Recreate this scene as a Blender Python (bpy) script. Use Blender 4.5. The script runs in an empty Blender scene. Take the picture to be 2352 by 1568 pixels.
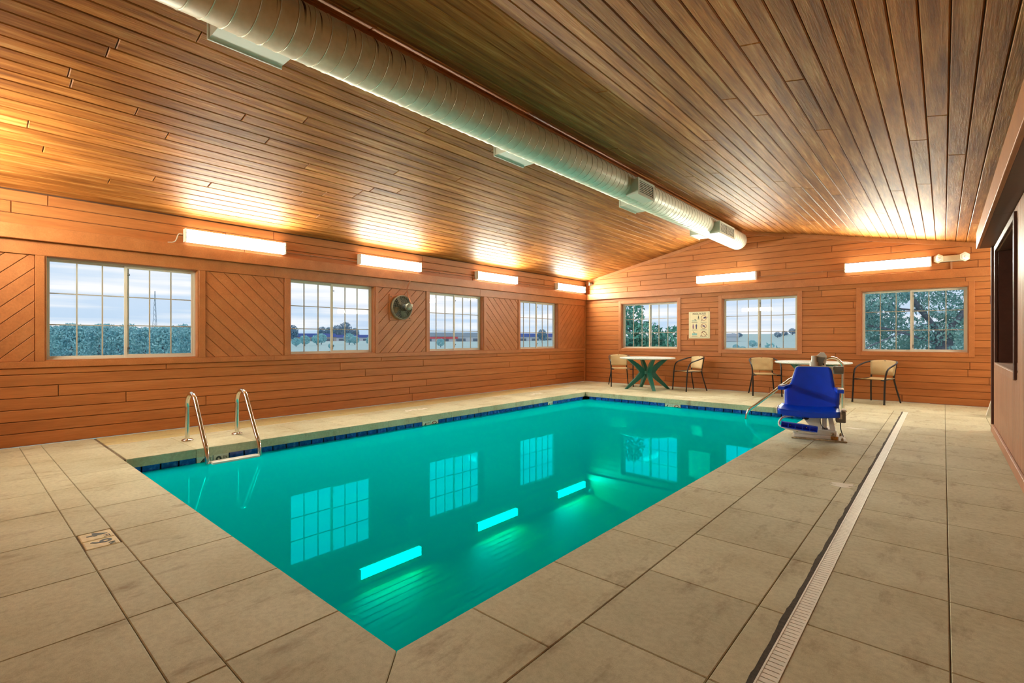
import bpy, bmesh, math, random
from math import sin, cos, tan, pi, radians as R, sqrt
from mathutils import Vector, Matrix
S = bpy.context.scene
COL = S.collection
rnd = random.Random(7)

# ------------------------------------------------------------------ camera
FPX, YAW, CX, CY, CAMH = 1130.0, 0.7200, 1176.0, 779.0, 1.10
cam = bpy.data.cameras.new('camera')
cam.sensor_width = 36.0
cam.lens = FPX / 2352 * 36.0
cam.shift_y = -(784 - CY) / 2352
cam.clip_start, cam.clip_end = 0.02, 5000
camo = bpy.data.objects.new('camera', cam)
COL.objects.link(camo)
camo.location = (0, 0, CAMH)
camo.rotation_euler = (pi / 2, 0, YAW)
S.camera = camo

# ------------------------------------------------------------------ view, world
S.view_settings.view_transform = 'Standard'
S.view_settings.look = 'None'
S.view_settings.gamma = 1
S.view_settings.use_curve_mapping = False
S.view_settings.exposure = 0.25
LAMP = 138.0           # radiance of the fluorescent diffusers
SKY = 0.95

w = bpy.data.worlds.new('sky'); S.world = w; w.use_nodes = True
nt = w.node_tree; nt.nodes.clear()
def N(nt, t, **kw):
    n = nt.nodes.new(t)
    for k, v in kw.items():
        if k.startswith('i_'):
            n.inputs[k[2:].replace('_', ' ')].default_value = v
        else: setattr(n, k, v)
    return n
tc = N(nt, 'ShaderNodeTexCoord')
sx = N(nt, 'ShaderNodeSeparateXYZ'); nt.links.new(tc.outputs['Generated'], sx.inputs[0])
rp = N(nt, 'ShaderNodeValToRGB')
e = rp.color_ramp.elements
e[0].position = 0.0; e[0].color = (0.50, 0.66, 0.84, 1)
e[1].position = 0.45; e[1].color = (0.86, 0.90, 0.96, 1)
m1 = e.new(0.07); m1.color = (0.62, 0.74, 0.89, 1)
nt.links.new(sx.outputs['Z'], rp.inputs[0])
mp = N(nt, 'ShaderNodeMapping'); mp.inputs['Scale'].default_value = (1.2, 1.2, 22)
nt.links.new(tc.outputs['Generated'], mp.inputs[0])
nz = N(nt, 'ShaderNodeTexNoise'); nz.inputs['Scale'].default_value = 2.2; nz.inputs['Detail'].default_value = 5
nt.links.new(mp.outputs[0], nz.inputs[0])
cr = N(nt, 'ShaderNodeValToRGB'); cr.color_ramp.elements[0].position = .42; cr.color_ramp.elements[1].position = .62
nt.links.new(nz.outputs[0], cr.inputs[0])
mx = N(nt, 'ShaderNodeMix', data_type='RGBA'); mx.inputs['B'].default_value = (0.97, 0.95, 0.95, 1)
nt.links.new(cr.outputs[0], mx.inputs['Factor']); nt.links.new(rp.outputs[0], mx.inputs['A'])
bg = N(nt, 'ShaderNodeBackground'); bg.inputs['Strength'].default_value = SKY
nt.links.new(mx.outputs['Result'], bg.inputs[0])
wo = N(nt, 'ShaderNodeOutputWorld'); nt.links.new(bg.outputs[0], wo.inputs[0])

# ------------------------------------------------------------------ pixel helpers (direction only; depth from the surface)
FW = Vector((-sin(YAW), cos(YAW), 0)); RT = Vector((cos(YAW), sin(YAW), 0)); UP = Vector((0, 0, 1)); CAM = Vector((0, 0, CAMH))
def ray(x, y): return FW + RT * ((x - CX) / FPX) + UP * ((CY - y) / FPX)
def on_floor(x, y, z=0.0): d = ray(x, y); return CAM + d * ((z - CAMH) / d.z)
def on_x(x, y, X): d = ray(x, y); return CAM + d * (X / d.x)
def on_y(x, y, Y): d = ray(x, y); return CAM + d * (Y / d.y)

# ------------------------------------------------------------------ materials
MATS = {}
def new_mat(name):
    m = bpy.data.materials.new(name); m.use_nodes = True; m.node_tree.nodes.clear(); MATS[name] = m
    return m, m.node_tree
def principled(nt, **kw):
    b = N(nt, 'ShaderNodeBsdfPrincipled')
    for k, v in kw.items(): b.inputs[k].default_value = v
    o = N(nt, 'ShaderNodeOutputMaterial'); nt.links.new(b.outputs[0], o.inputs[0])
    return b
def position(nt, scale, rand=0.0):
    g = N(nt, 'ShaderNodeNewGeometry')
    src = g.outputs['Position']
    if rand:
        oi = N(nt, 'ShaderNodeObjectInfo')
        ml = N(nt, 'ShaderNodeMath', operation='MULTIPLY'); ml.inputs[1].default_value = rand
        nt.links.new(oi.outputs['Random'], ml.inputs[0])
        ad = N(nt, 'ShaderNodeVectorMath', operation='ADD')
        nt.links.new(src, ad.inputs[0]); nt.links.new(ml.outputs[0], ad.inputs[1]); src = ad.outputs[0]
    mp = N(nt, 'ShaderNodeMapping'); mp.inputs['Scale'].default_value = scale
    nt.links.new(src, mp.inputs[0])
    return mp.outputs[0]
def noise(nt, vec, scale, detail=4, rough=.55):
    n = N(nt, 'ShaderNodeTexNoise'); n.inputs['Scale'].default_value = scale
    n.inputs['Detail'].default_value = detail; n.inputs['Roughness'].default_value = rough
    nt.links.new(vec, n.inputs['Vector']); return n.outputs[0]
def ramp(nt, fac, stops):
    r = N(nt, 'ShaderNodeValToRGB'); el = r.color_ramp.elements
    el[0].position, el[0].color = stops[0][0], (*stops[0][1], 1)
    el[1].position, el[1].color = stops[-1][0], (*stops[-1][1], 1)
    for p, c in stops[1:-1]: q = el.new(p); q.color = (*c, 1)
    nt.links.new(fac, r.inputs[0]); return r.outputs[0]
def mixc(nt, fac, a, b, mode='MIX'):
    m = N(nt, 'ShaderNodeMix', data_type='RGBA', blend_type=mode)
    for s, v in (('Factor', fac), ('A', a), ('B', b)):
        if hasattr(v, 'links') or hasattr(v, 'is_linked'): nt.links.new(v, m.inputs[s])
        elif isinstance(v, (int, float)): m.inputs[s].default_value = v
        else: m.inputs[s].default_value = (*v, 1)
    return m.outputs['Result']
def bump(nt, b, h, strength=.3, dist=.01):
    n = N(nt, 'ShaderNodeBump'); n.inputs['Strength'].default_value = strength; n.inputs['Distance'].default_value = dist
    nt.links.new(h, n.inputs['Height']); nt.links.new(n.outputs[0], b.inputs['Normal'])
def obj_random_gain(nt, col, lo, hi):
    oi = N(nt, 'ShaderNodeObjectInfo')
    mr = N(nt, 'ShaderNodeMapRange'); mr.inputs['To Min'].default_value = lo; mr.inputs['To Max'].default_value = hi
    nt.links.new(oi.outputs['Random'], mr.inputs[0])
    return mixc(nt, 1.0, col, mr.outputs[0], 'MULTIPLY')

def wood(name, stops, stretch, rough=.5, gain=(.85, 1.12), grain=.35, fine=90, spec=.5, nscale=1.0):
    """stretch: per-axis frequency, small along the grain"""
    m, nt = new_mat(name)
    b = principled(nt, Roughness=rough); b.inputs['Specular IOR Level'].default_value = spec
    v = position(nt, stretch, 37.0)
    n1 = noise(nt, v, nscale, 6, .62)
    c = ramp(nt, n1, stops)
    c = obj_random_gain(nt, c, *gain)
    v2 = position(nt, tuple(s * fine / max(stretch) for s in stretch), 37.0)
    n2 = noise(nt, v2, 1.0, 3, .6)
    c2 = mixc(nt, .5, c, ramp(nt, n2, [(.3, (.72, .72, .72)), (.7, (1.12, 1.12, 1.12))]), 'MULTIPLY')
    nt.links.new(c2, b.inputs['Base Color'])
    bump(nt, b, n2, grain, .004)
    return m
def plain(name, col, rough=.5, metal=0.0, var=0.0, vs=20, spec=.5, bmp=0.0):
    m, nt = new_mat(name)
    b = principled(nt, Roughness=rough, Metallic=metal); b.inputs['Specular IOR Level'].default_value = spec
    b.inputs['Base Color'].default_value = (*col, 1)
    if var or bmp:
        n = noise(nt, position(nt, (1, 1, 1)), vs, 4)
        if var:
            c = mixc(nt, 1.0, col, ramp(nt, n, [(.3, (1 - var,) * 3), (.7, (1 + var,) * 3)]), 'MULTIPLY')
            nt.links.new(c, b.inputs['Base Color'])
        if bmp: bump(nt, b, n, bmp, .003)
    return m

PAINT = [(.25, (.38, .125, .034)), (.55, (.46, .162, .046)), (.8, (.53, .21, .070))]
wood('siding_along_y', PAINT, (14, .9, 14), rough=.42, spec=.3, gain=(.93, 1.07), grain=.25)
wood('siding_along_x', PAINT, (.9, 14, 14), rough=.42, spec=.3, gain=(.93, 1.07), grain=.25)
wood('siding_diagonal', PAINT, (9, 5, 5), rough=.45, gain=(.93, 1.07), grain=.3)
wood('trim_paint', PAINT, (6, 6, 6), rough=.42, gain=(.97, 1.03), grain=.12)
wood('siding_upright', [(.25, (.33, .15, .085)), (.55, (.42, .20, .115)), (.8, (.50, .27, .17))], (22, 22, .8), rough=.5, gain=(.9, 1.1), grain=.5)
CEIL = [(.24, (.155, .044, .008)), (.42, (.32, .104, .019)), (.56, (.46, .165, .034)), (.74, (.66, .33, .11))]
wood('ceiling_wood', CEIL, (18, 1.3, 18), rough=.55, gain=(.75, 1.15), grain=.7, fine=80, spec=.16)
plain('brown_backing', (.09, .035, .016), .8)
plain('dark_brown_paint', (.085, .028, .018), .45, var=.12)
plain('sill_paint', (.42, .26, .19), .5)

# concrete deck
def concrete(name, base, light, dark, rough=.75):
    m, nt = new_mat(name); b = principled(nt, Roughness=rough)
    v = position(nt, (1, 1, 1))
    n1 = noise(nt, v, 1.6, 6, .6); n2 = noise(nt, v, 38, 4, .65); n3 = noise(nt, v, 300, 2)
    c = ramp(nt, n1, [(.28, dark), (.5, base), (.75, light)])
    c = obj_random_gain(nt, c, .93, 1.07)
    c = mixc(nt, .55, c, ramp(nt, n2, [(.3, (.72, .70, .66)), (.6, (1.06, 1.06, 1.06))]), 'MULTIPLY')
    c = mixc(nt, .45, c, ramp(nt, n3, [(.35, (.75, .75, .75)), (.6, (1.08, 1.08, 1.08))]), 'MULTIPLY')
    v2 = position(nt, (3, 1.2, 1)); st = noise(nt, v2, 2.6, 7, .7)
    c = mixc(nt, ramp(nt, st, [(.54, (0, 0, 0)), (.72, (.75, .75, .75))]), c, (.26, .185, .10))
    nt.links.new(c, b.inputs['Base Color'])
    bump(nt, b, n2, .25, .004)
    return m
concrete('deck_concrete', (.54, .51, .345), (.63, .60, .43), (.45, .395, .24))
concrete('deck_painted', (.55, .46, .22), (.60, .51, .26), (.48, .39, .175), .6)
plain('joint_dark', (.075, .055, .035), .95)
plain('joint_mortar', (.17, .125, .075), .95, var=.4, vs=12)
plain('white_caulk', (.72, .68, .58), .7)
plain('sealant', (.06, .045, .03), .9, var=.4, vs=60)
plain('drain_plastic', (.80, .76, .66), .5, var=.06)
plain('plaster', (.42, .72, .74), .6, var=.05, vs=3)

m, nt = new_mat('blue_tile')
b = principled(nt, Roughness=.12)
c = ramp(nt, noise(nt, position(nt, (1, 1, 1), 9), 22, 5, .6), [(.3, (.006, .028, .20)), (.55, (.015, .08, .42)), (.75, (.08, .22, .62))])
nt.links.new(obj_random_gain(nt, c, .8, 1.25), b.inputs['Base Color'])
plain('grout', (.30, .62, .78), .7, var=.15, vs=40)
plain('marker_tile', (.78, .76, .64), .2)
plain('mustard_tile', (.74, .63, .36), .45, var=.15, vs=25)
plain('ink', (.035, .05, .045), .5)
plain('ink_faded', (.07, .10, .10), .6)
plain('ink_red', (.38, .05, .03), .5)
plain('ink_navy', (.02, .03, .16), .5)
plain('ink_teal', (.22, .50, .52), .5)
plain('ink_purple', (.20, .06, .20), .5)

# water: murky teal body, see-through part, mirror by Fresnel
m, nt = new_mat('pool_water')
o = N(nt, 'ShaderNodeOutputMaterial')
df = N(nt, 'ShaderNodeBsdfDiffuse'); df.inputs[0].default_value = (.0, .68, .78, 1)
tr = N(nt, 'ShaderNodeBsdfTransparent'); tr.inputs[0].default_value = (.03, .62, .60, 1)
ms = N(nt, 'ShaderNodeMixShader'); ms.inputs[0].default_value = .24
nt.links.new(df.outputs[0], ms.inputs[1]); nt.links.new(tr.outputs[0], ms.inputs[2])
gl = N(nt, 'ShaderNodeBsdfGlossy'); gl.inputs['Color'].default_value = (.0, .98, 1.0, 1); gl.inputs['Roughness'].default_value = .0
fr = N(nt, 'ShaderNodeFresnel'); fr.inputs[0].default_value = 2.7
ms2 = N(nt, 'ShaderNodeMixShader')
nt.links.new(fr.outputs[0], ms2.inputs[0]); nt.links.new(ms.outputs[0], ms2.inputs[1]); nt.links.new(gl.outputs[0], ms2.inputs[2])
nt.links.new(ms2.outputs[0], o.inputs[0])

m, nt = new_mat('window_glass')
o = N(nt, 'ShaderNodeOutputMaterial')
tr = N(nt, 'ShaderNodeBsdfTransparent'); tr.inputs[0].default_value = (.96, .98, .99, 1)
gl = N(nt, 'ShaderNodeBsdfGlossy'); gl.inputs['Roughness'].default_value = .0
fr = N(nt, 'ShaderNodeFresnel'); fr.inputs[0].default_value = 1.45
ms = N(nt, 'ShaderNodeMixShader')
gb = N(nt, 'ShaderNodeNewGeometry'); iv = N(nt, 'ShaderNodeMath', operation='SUBTRACT'); iv.inputs[0].default_value = 1.0
nt.links.new(gb.outputs['Backfacing'], iv.inputs[1])
fm = N(nt, 'ShaderNodeMath', operation='MULTIPLY'); nt.links.new(fr.outputs[0], fm.inputs[0]); nt.links.new(iv.outputs[0], fm.inputs[1])
nt.links.new(fm.outputs[0], ms.inputs[0]); nt.links.new(tr.outputs[0], ms.inputs[1]); nt.links.new(gl.outputs[0], ms.inputs[2])
nt.links.new(ms.outputs[0], o.inputs[0])

for nm_, k_ in (('lamp_diffuser', 1.0), ('lamp_diffuser_rim', .05)):
    m, nt = new_mat(nm_)
    em = N(nt, 'ShaderNodeEmission'); em.inputs[0].default_value = (1.0, .99, .80, 1); em.inputs[1].default_value = LAMP * k_
    o = N(nt, 'ShaderNodeOutputMaterial'); nt.links.new(em.outputs[0], o.inputs[0])
plain('lamp_white', (.82, .78, .66), .4)
plain('stainless', (.72, .69, .62), .18, 1.0)
plain('vinyl', (.62, .58, .48), .4)
plain('muntin_grey', (.38, .36, .30), .5)
plain('black_plastic', (.012, .012, .014), .4)
plain('blue_plastic', (.002, .075, .90), .32, var=.06, vs=8)
plain('white_metal', (.78, .77, .73), .35, var=.04)
plain('grey_plastic', (.20, .20, .19), .5)
plain('rust_metal', (.42, .33, .20), .6, var=.4, vs=40)
plain('rust_patch', (.42, .20, .03), .7, var=.4, vs=60)
plain('green_plastic', (.012, .135, .105), .35, var=.08)
m, nt = new_mat('table_top'); b = principled(nt, Roughness=.3)
c = ramp(nt, noise(nt, position(nt, (1, 1, 1)), 90, 4, .7), [(.4, (.45, .52, .50)), (.55, (.74, .78, .76))]); nt.links.new(c, b.inputs['Base Color'])
plain('sling', (.60, .45, .24), .65, var=.07, vs=120)
plain('chair_tube', (.022, .020, .022), .28, .3)
plain('sign_panel', (.78, .70, .46), .45)
plain('emergency_white', (.80, .74, .56), .4)
plain('lamp_lens', (.75, .72, .62), .12)
plain('fan_metal', (.22, .22, .17), .45, .5, var=.2, vs=30)
plain('fan_dark', (.02, .025, .022), .5)
plain('orange_conduit', (.34, .12, .05), .5)
plain('pipe_paint', (.42, .20, .10), .45)
plain('register_paint', (.55, .56, .46), .5)
plain('sign_white', (.85, .82, .74), .5)

m, nt = new_mat('galvanised'); b = principled(nt, Roughness=.42, Metallic=.10)
v = position(nt, (1, 1, 1)); n1 = noise(nt, v, 14, 5, .6)
c = ramp(nt, n1, [(.3, (.74, .74, .60)), (.7, (.88, .88, .74))])
vd = position(nt, (1.2, 34, 1.0)); n2 = noise(nt, vd, 1.0, 2, .5)
drip = ramp(nt, n2, [(.61, (0, 0, 0)), (.64, (1, 1, 1))])
g = N(nt, 'ShaderNodeNewGeometry'); sz = N(nt, 'ShaderNodeSeparateXYZ'); nt.links.new(g.outputs['Position'], sz.inputs[0])
mr = N(nt, 'ShaderNodeMapRange'); mr.inputs['From Min'].default_value = 3.10; mr.inputs['From Max'].default_value = 3.22
nt.links.new(sz.outputs['Z'], mr.inputs[0])
mry = N(nt, 'ShaderNodeMapRange'); mry.inputs['From Min'].default_value = 4.2; mry.inputs['From Max'].default_value = 2.6
nt.links.new(sz.outputs['Y'], mry.inputs[0])
dm = N(nt, 'ShaderNodeMath', operation='MULTIPLY'); nt.links.new(mr.outputs[0], dm.inputs[0]); nt.links.new(mry.outputs[0], dm.inputs[1])
dm2 = N(nt, 'ShaderNodeMath', operation='MULTIPLY'); nt.links.new(dm.outputs[0], dm2.inputs[0]); nt.links.new(drip, dm2.inputs[1])
c = mixc(nt, dm2.outputs[0], c, (.05, .03, .015)); nt.links.new(c, b.inputs['Base Color'])
bump(nt, b, n1, .06, .003)
plain('duct_seam', (.66, .65, .52), .4, .55)

def leafmat(name, a, b_):
    m, nt = new_mat(name); b = principled(nt, Roughness=.6)
    c = ramp(nt, noise(nt, position(nt, (1, 1, 1)), 1.3, 5, .7), [(.3, a), (.7, b_)])
    nt.links.new(c, b.inputs['Base Color'])
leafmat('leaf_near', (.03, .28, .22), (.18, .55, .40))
leafmat('leaf_tree_haze', (.14, .36, .40), (.38, .64, .55))  # big tree: pale bluish haze put into the leaf colour
leafmat('leaf_far_haze', (.16, .44, .55), (.38, .70, .70))  # outdoor haze painted into the foliage colour, bluish and brightened
leafmat('leaf_distant_haze', (.11, .24, .37), (.17, .32, .44))  # farthest trees: haze is mixed into the leaf colour itself
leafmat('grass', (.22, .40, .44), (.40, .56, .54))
plain('bark', (.17, .19, .24), .9, var=.3, vs=10)
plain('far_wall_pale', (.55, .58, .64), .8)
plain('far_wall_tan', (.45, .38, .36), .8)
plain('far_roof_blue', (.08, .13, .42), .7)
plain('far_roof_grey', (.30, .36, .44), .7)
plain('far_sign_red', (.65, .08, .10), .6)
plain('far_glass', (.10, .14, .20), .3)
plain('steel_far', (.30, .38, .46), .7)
plain('road', (.50, .50, .52), .9)
MT = MATS

# ------------------------------------------------------------------ mesh helpers
class MB:
    def __init__(s): s.v = []; s.f = []; s.sm = []
    def add(s, vs, fs, smooth=False):
        o = len(s.v); s.v += [tuple(p) for p in vs]
        for f in fs: s.f.append(tuple(i + o for i in f)); s.sm.append(smooth)
        return s
    def box(s, x0, x1, y0, y1, z0, z1, M=None):
        vs = [Vector((x, y, z)) for x in (x0, x1) for y in (y0, y1) for z in (z0, z1)]
        if M is not None: vs = [M @ p for p in vs]
        return s.add(vs, [(0, 1, 3, 2), (4, 6, 7, 5), (0, 4, 5, 1), (2, 3, 7, 6), (0, 2, 6, 4), (1, 5, 7, 3)])
    def rbox(s, x0, x1, y0, y1, z0, z1, c=.01, M=None):
        """box with chamfered edges"""
        bm = bmesh.new()
        bmesh.ops.create_cube(bm, size=1)
        for q in bm.verts:
            q.co = Vector(((x0 + x1) / 2 + q.co.x * (x1 - x0), (y0 + y1) / 2 + q.co.y * (y1 - y0), (z0 + z1) / 2 + q.co.z * (z1 - z0)))
        bmesh.ops.bevel(bm, geom=list(bm.edges), offset=c, segments=2, profile=.5, affect='EDGES')
        bm.verts.index_update()
        vs = [q.co.copy() for q in bm.verts]
        if M is not None: vs = [M @ p for p in vs]
        fs = [tuple(q.index for q in f.verts) for f in bm.faces]; bm.free()
        return s.add(vs, fs)
    def tube(s, pts, r, n=10, closed=False, caps=True, radii=None):
        pts = [Vector(p) for p in pts]; k = len(pts); rings = []
        prev = None
        for i, p in enumerate(pts):
            if closed: t = (pts[(i + 1) % k] - pts[i - 1])
            else: t = pts[min(i + 1, k - 1)] - pts[max(i - 1, 0)]
            t.normalize()
            if prev is None:
                a = Vector((0, 0, 1)) if abs(t.z) < .9 else Vector((1, 0, 0))
                a = (a - t * a.dot(t)).normalized()
            else:
                a = prev - t * prev.dot(t)
                a = a.normalized() if a.length > 1e-6 else t.orthogonal().normalized()
            prev = a; b = t.cross(a); rr = radii[i] if radii else r
            rings.append([p + (a * cos(2 * pi * j / n) + b * sin(2 * pi * j / n)) * rr for j in range(n)])
        vs = [q for rg in rings for q in rg]; fs = []
        for i in range(k if closed else k - 1):
            i2 = (i + 1) % k
            for j in range(n):
                j2 = (j + 1) % n
                fs.append((i * n + j, i * n + j2, i2 * n + j2, i2 * n + j))
        s.add(vs, fs, True)
        if caps and not closed:
            s.add(rings[0], [tuple(range(n))[::-1]]); s.add(rings[-1], [tuple(range(n))])
        return s
    def lathe(s, prof, n=24, M=None, smooth=True, close_ends=True):
        vs = []; fs = []
        for r, z in prof:
            for j in range(n): vs.append(Vector((r * cos(2 * pi * j / n), r * sin(2 * pi * j / n), z)))
        for i in range(len(prof) - 1):
            for j in range(n):
                j2 = (j + 1) % n; fs.append((i * n + j, i * n + j2, (i + 1) * n + j2, (i + 1) * n + j))
        if M is not None: vs = [M @ p for p in vs]
        s.add(vs, fs, smooth)
        if close_ends:
            s.add(vs[:n], [tuple(range(n))[::-1]]); s.add(vs[-n:], [tuple(range(n))])
        return s
    def prism(s, poly, h, M=None):
        """poly: xy points, extruded 0..h in z, then M"""
        n = len(poly)
        vs = [Vector((x, y, 0)) for x, y in poly] + [Vector((x, y, h)) for x, y in poly]
        if M is not None: vs = [M @ p for p in vs]
        fs = [tuple(range(n))[::-1], tuple(range(n, 2 * n))] + [(i, (i + 1) % n, n + (i + 1) % n, n + i) for i in range(n)]
        return s.add(vs, fs)
    def mesh(s, name):
        me = bpy.data.meshes.new(name); me.from_pydata([tuple(p) for p in s.v], [], s.f)
        me.polygons.foreach_set('use_smooth', s.sm); me.update()
        return me
    def build(s, name, mat, parent=None, loc=None):
        me = s.mesh(name); me.materials.append(MT[mat])
        return link(name, me, parent, loc)
def link(name, me, parent=None, loc=None):
    o = bpy.data.objects.new(name, me); COL.objects.link(o)
    if parent is not None: o.parent = parent
    if loc is not None: o.location = loc
    return o
def empty(name, loc=(0, 0, 0), rz=0.0):
    o = bpy.data.objects.new(name, None); COL.objects.link(o); o.location = loc; o.rotation_euler = (0, 0, rz)
    o.empty_display_size = .1
    return o
def tag(o, label=None, cat=None, group=None, kind=None):
    for k, v in (('label', label), ('category', cat), ('group', group), ('kind', kind)):
        if v: o[k] = v
    return o
def copy_tree(o, parent=None):
    c = o.copy(); COL.objects.link(c); c.parent = parent
    for ch in list(o.children): copy_tree(ch, c)
    return c
def frame(o, U, V):
    U = Vector(U).normalized(); V = Vector(V).normalized(); Nn = U.cross(V)
    M = Matrix((U, V, Nn)).transposed().to_4x4(); M.translation = Vector(o); return M
def inset(poly, c):
    """inset a convex counter-clockwise polygon"""
    n = len(poly); L = []
    for i in range(n):
        (x0, y0), (x1, y1) = poly[i], poly[(i + 1) % n]
        dx, dy = x1 - x0, y1 - y0; l = sqrt(dx * dx + dy * dy) or 1e-9
        nx, ny = -dy / l, dx / l
        L.append((x0 + nx * c, y0 + ny * c, dx / l, dy / l))
    out = []
    for i in range(n):
        x0, y0, a, b_ = L[i - 1]; x1, y1, c1, d1 = L[i]
        den = a * d1 - b_ * c1
        if abs(den) < 1e-9: out.append((x1, y1)); continue
        t = ((x1 - x0) * d1 - (y1 - y0) * c1) / den
        out.append((x0 + a * t, y0 + b_ * t))
    return out
def clip(poly, nx, ny, d):
    """keep the part with nx*x+ny*y <= d"""
    out = []; n = len(poly)
    for i in range(n):
        p, q = poly[i], poly[(i + 1) % n]
        a = nx * p[0] + ny * p[1] - d; b_ = nx * q[0] + ny * q[1] - d
        if a <= 0: out.append(p)
        if a * b_ < 0:
            t = a / (a - b_); out.append((p[0] + (q[0] - p[0]) * t, p[1] + (q[1] - p[1]) * t))
    res = []
    for p in out:
        if not res or abs(p[0] - res[-1][0]) + abs(p[1] - res[-1][1]) > 1e-5: res.append(p)
    if len(res) > 1 and abs(res[0][0] - res[-1][0]) + abs(res[0][1] - res[-1][1]) < 1e-5: res.pop()
    return res
def area(p): return .5 * sum(p[i - 1][0] * p[i][1] - p[i][0] * p[i - 1][1] for i in range(len(p)))
def polyboard(name, poly, M, t, mat, parent, gap=.003, ch=.004):
    """a plank or slab: polygon in the uv plane of M, top at w=0, thickness t below, chamfered rim"""
    if len(poly) < 3: return None
    if area(poly) < 0: poly = poly[::-1]
    if area(poly) < 6e-4: return None
    outer = inset(poly, gap)
    inner = inset(outer, ch)
    if area(outer) <= 0 or area(inner) <= 0: return None
    n = len(poly)
    vs = [M @ Vector((x, y, 0)) for x, y in inner] + [M @ Vector((x, y, -ch)) for x, y in outer] + [M @ Vector((x, y, -t)) for x, y in outer]
    c = sum(vs, Vector()) / len(vs)
    fs = [tuple(range(n))]
    for i in range(n):
        j = (i + 1) % n
        fs += [(i, n + i, n + j, j), (n + i, 2 * n + i, 2 * n + j, n + j)]
    fs.append(tuple(range(2 * n, 3 * n))[::-1])
    me = bpy.data.meshes.new(name); me.from_pydata([tuple(p - c) for p in vs], [], fs); me.update()
    me.materials.append(MT[mat])
    return link(name, me, parent, c)
def rect(a, b, c, d): return [(a, c), (b, c), (b, d), (a, d)]
def text_mesh(txt, size, depth=.0006, bold=0.0):
    cu = bpy.data.curves.new('lettering', 'FONT'); cu.body = txt; cu.size = size; cu.extrude = depth; cu.offset = bold
    cu.align_x = 'CENTER'; cu.align_y = 'CENTER'; cu.resolution_u = 3
    o = bpy.data.objects.new('lettering_tmp', cu); COL.objects.link(o)
    dg = bpy.context.evaluated_depsgraph_get()
    me = bpy.data.meshes.new_from_object(o.evaluated_get(dg))
    bpy.data.objects.remove(o); bpy.data.curves.remove(cu)
    me.name = 'lettering'; return me
def lettering(txt, size, M, mat, parent, bold=0.0, sx=1.0, sy=1.0):
    me = text_mesh(txt, size, bold=bold)
    me.transform(M @ Matrix.Diagonal((sx, sy, 1, 1))); me.materials.clear(); me.materials.append(MT[mat])
    return link('lettering', me, parent)
def arc(c, r, a0, a1, n, U, V):
    c, U, V = Vector(c), Vector(U), Vector(V)
    return [c + U * (r * cos(a0 + (a1 - a0) * i / n)) + V * (r * sin(a0 + (a1 - a0) * i / n)) for i in range(n + 1)]
def smooth_path(P, it=2):
    P = [Vector(p) for p in P]
    for _ in range(it):
        Q = [P[0]]
        for a, b_ in zip(P[:-1], P[1:]): Q += [a.lerp(b_, .25), a.lerp(b_, .75)]
        Q.append(P[-1]); P = Q
    return P

# ------------------------------------------------------------------ room dimensions (metres)
XL, YF, YN, XP, XR = -7.10, 11.05, -0.45, 0.45, 2.30
XRIDGE, ZRIDGE = -3.35, 3.42
SL, SR = .213, .197
def zceil(x): return ZRIDGE - (SL * (XRIDGE - x) if x < XRIDGE else SR * (x - XRIDGE))
PX0, PX1, PY0, PY1 = -5.63, -1.455, 1.04, 8.75     # visible pool edge
BX0, BX1, BY0, BY1 = -5.65, -1.435, 1.02, 8.77     # basin walls
ZW = -.145
WIN_L = [(.65, 2.07), (3.23, 4.645), (5.79, 7.21), (8.37, 9.80)]
WIN_F = [(-6.06, -4.61), (-3.62, -2.17), (-1.14, .31)]
WZ0, WZ1 = .87, 1.985

# ------------------------------------------------------------------ floor
base = MB()
for a in ((XL - .2, BX0, YN, YF + .2), (BX1, XR, YN, YF + .2), (BX0, BX1, YN, BY0), (BX0, BX1, BY1, YF + .2)):
    base.box(a[0], a[1], a[2], a[3], -.30, -.088)
floor = base.build('floor', 'joint_dark'); tag(floor, 'tan concrete pool deck scored into slabs', kind='structure')
jm = MB()
for a in ((XL, PX0 - .03, YN, YF), (PX1 + .03, -.474, YN, YF), (-.398, XR, YN, YF), (PX0 - .03, PX1 + .03, YN, PY0 - .03), (PX0 - .03, PX1 + .03, PY1 + .03, YF)): jm.box(*a, -.05, -.007)
jm.build('joint_mortar', 'joint_mortar', floor)
MF = frame((0, 0, 0), (1, 0, 0), (0, 1, 0))
def slab(poly, mat='deck_concrete', gap=.0016): return polyboard('slab', poly, MF, .0875, mat, floor, gap, .003)
def slabs_y(x0, x1, ys, mat='deck_concrete'):
    for a, b_ in zip(ys[:-1], ys[1:]): slab(rect(x0, x1, a, b_), mat)
def slabs_x(y0, y1, xs, mat='deck_concrete'):
    for a, b_ in zip(xs[:-1], xs[1:]): slab(rect(a, b_, y0, y1), mat)
def steps(a, b_, d):
    n = max(1, round((b_ - a) / d)); return [a + (b_ - a) * i / n for i in range(n + 1)]
slabs_y(XL, -6.506, [1.06] + steps(2.2, 9.575, 1.14)[0:], 'deck_painted')
slabs_y(-6.494, PX0, [1.06, 1.62, 2.18] + steps(2.75, 9.575, .57))
slabs_x(YN, .458, [XL, -6.06, -5.45, -4.86, -4.28, -3.65, -3.02, -2.42, -1.82, -1.058])
near_mid = [XL, -6.06, -5.45, -4.86, -4.28, -3.65, -3.355, -3.02, -2.42, -1.82, -1.058]
for a, b_ in zip(near_mid[:-1], near_mid[1:]):
    if abs(a + 3.65) > .001: slab(rect(a, b_, .458, .616))
slabs_x(.616, PY0, [XL, -6.49, -5.88, -5.29, -4.73, -4.16, -3.57, -2.99, -2.41, -1.845])
slab([(-1.845, .616), (-1.058, .616), (PX1, PY0), (-1.845, PY0)])
slab([(PX1, PY0), (-1.058, .616), (-1.058, 1.41), (PX1, 1.41)])
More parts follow.
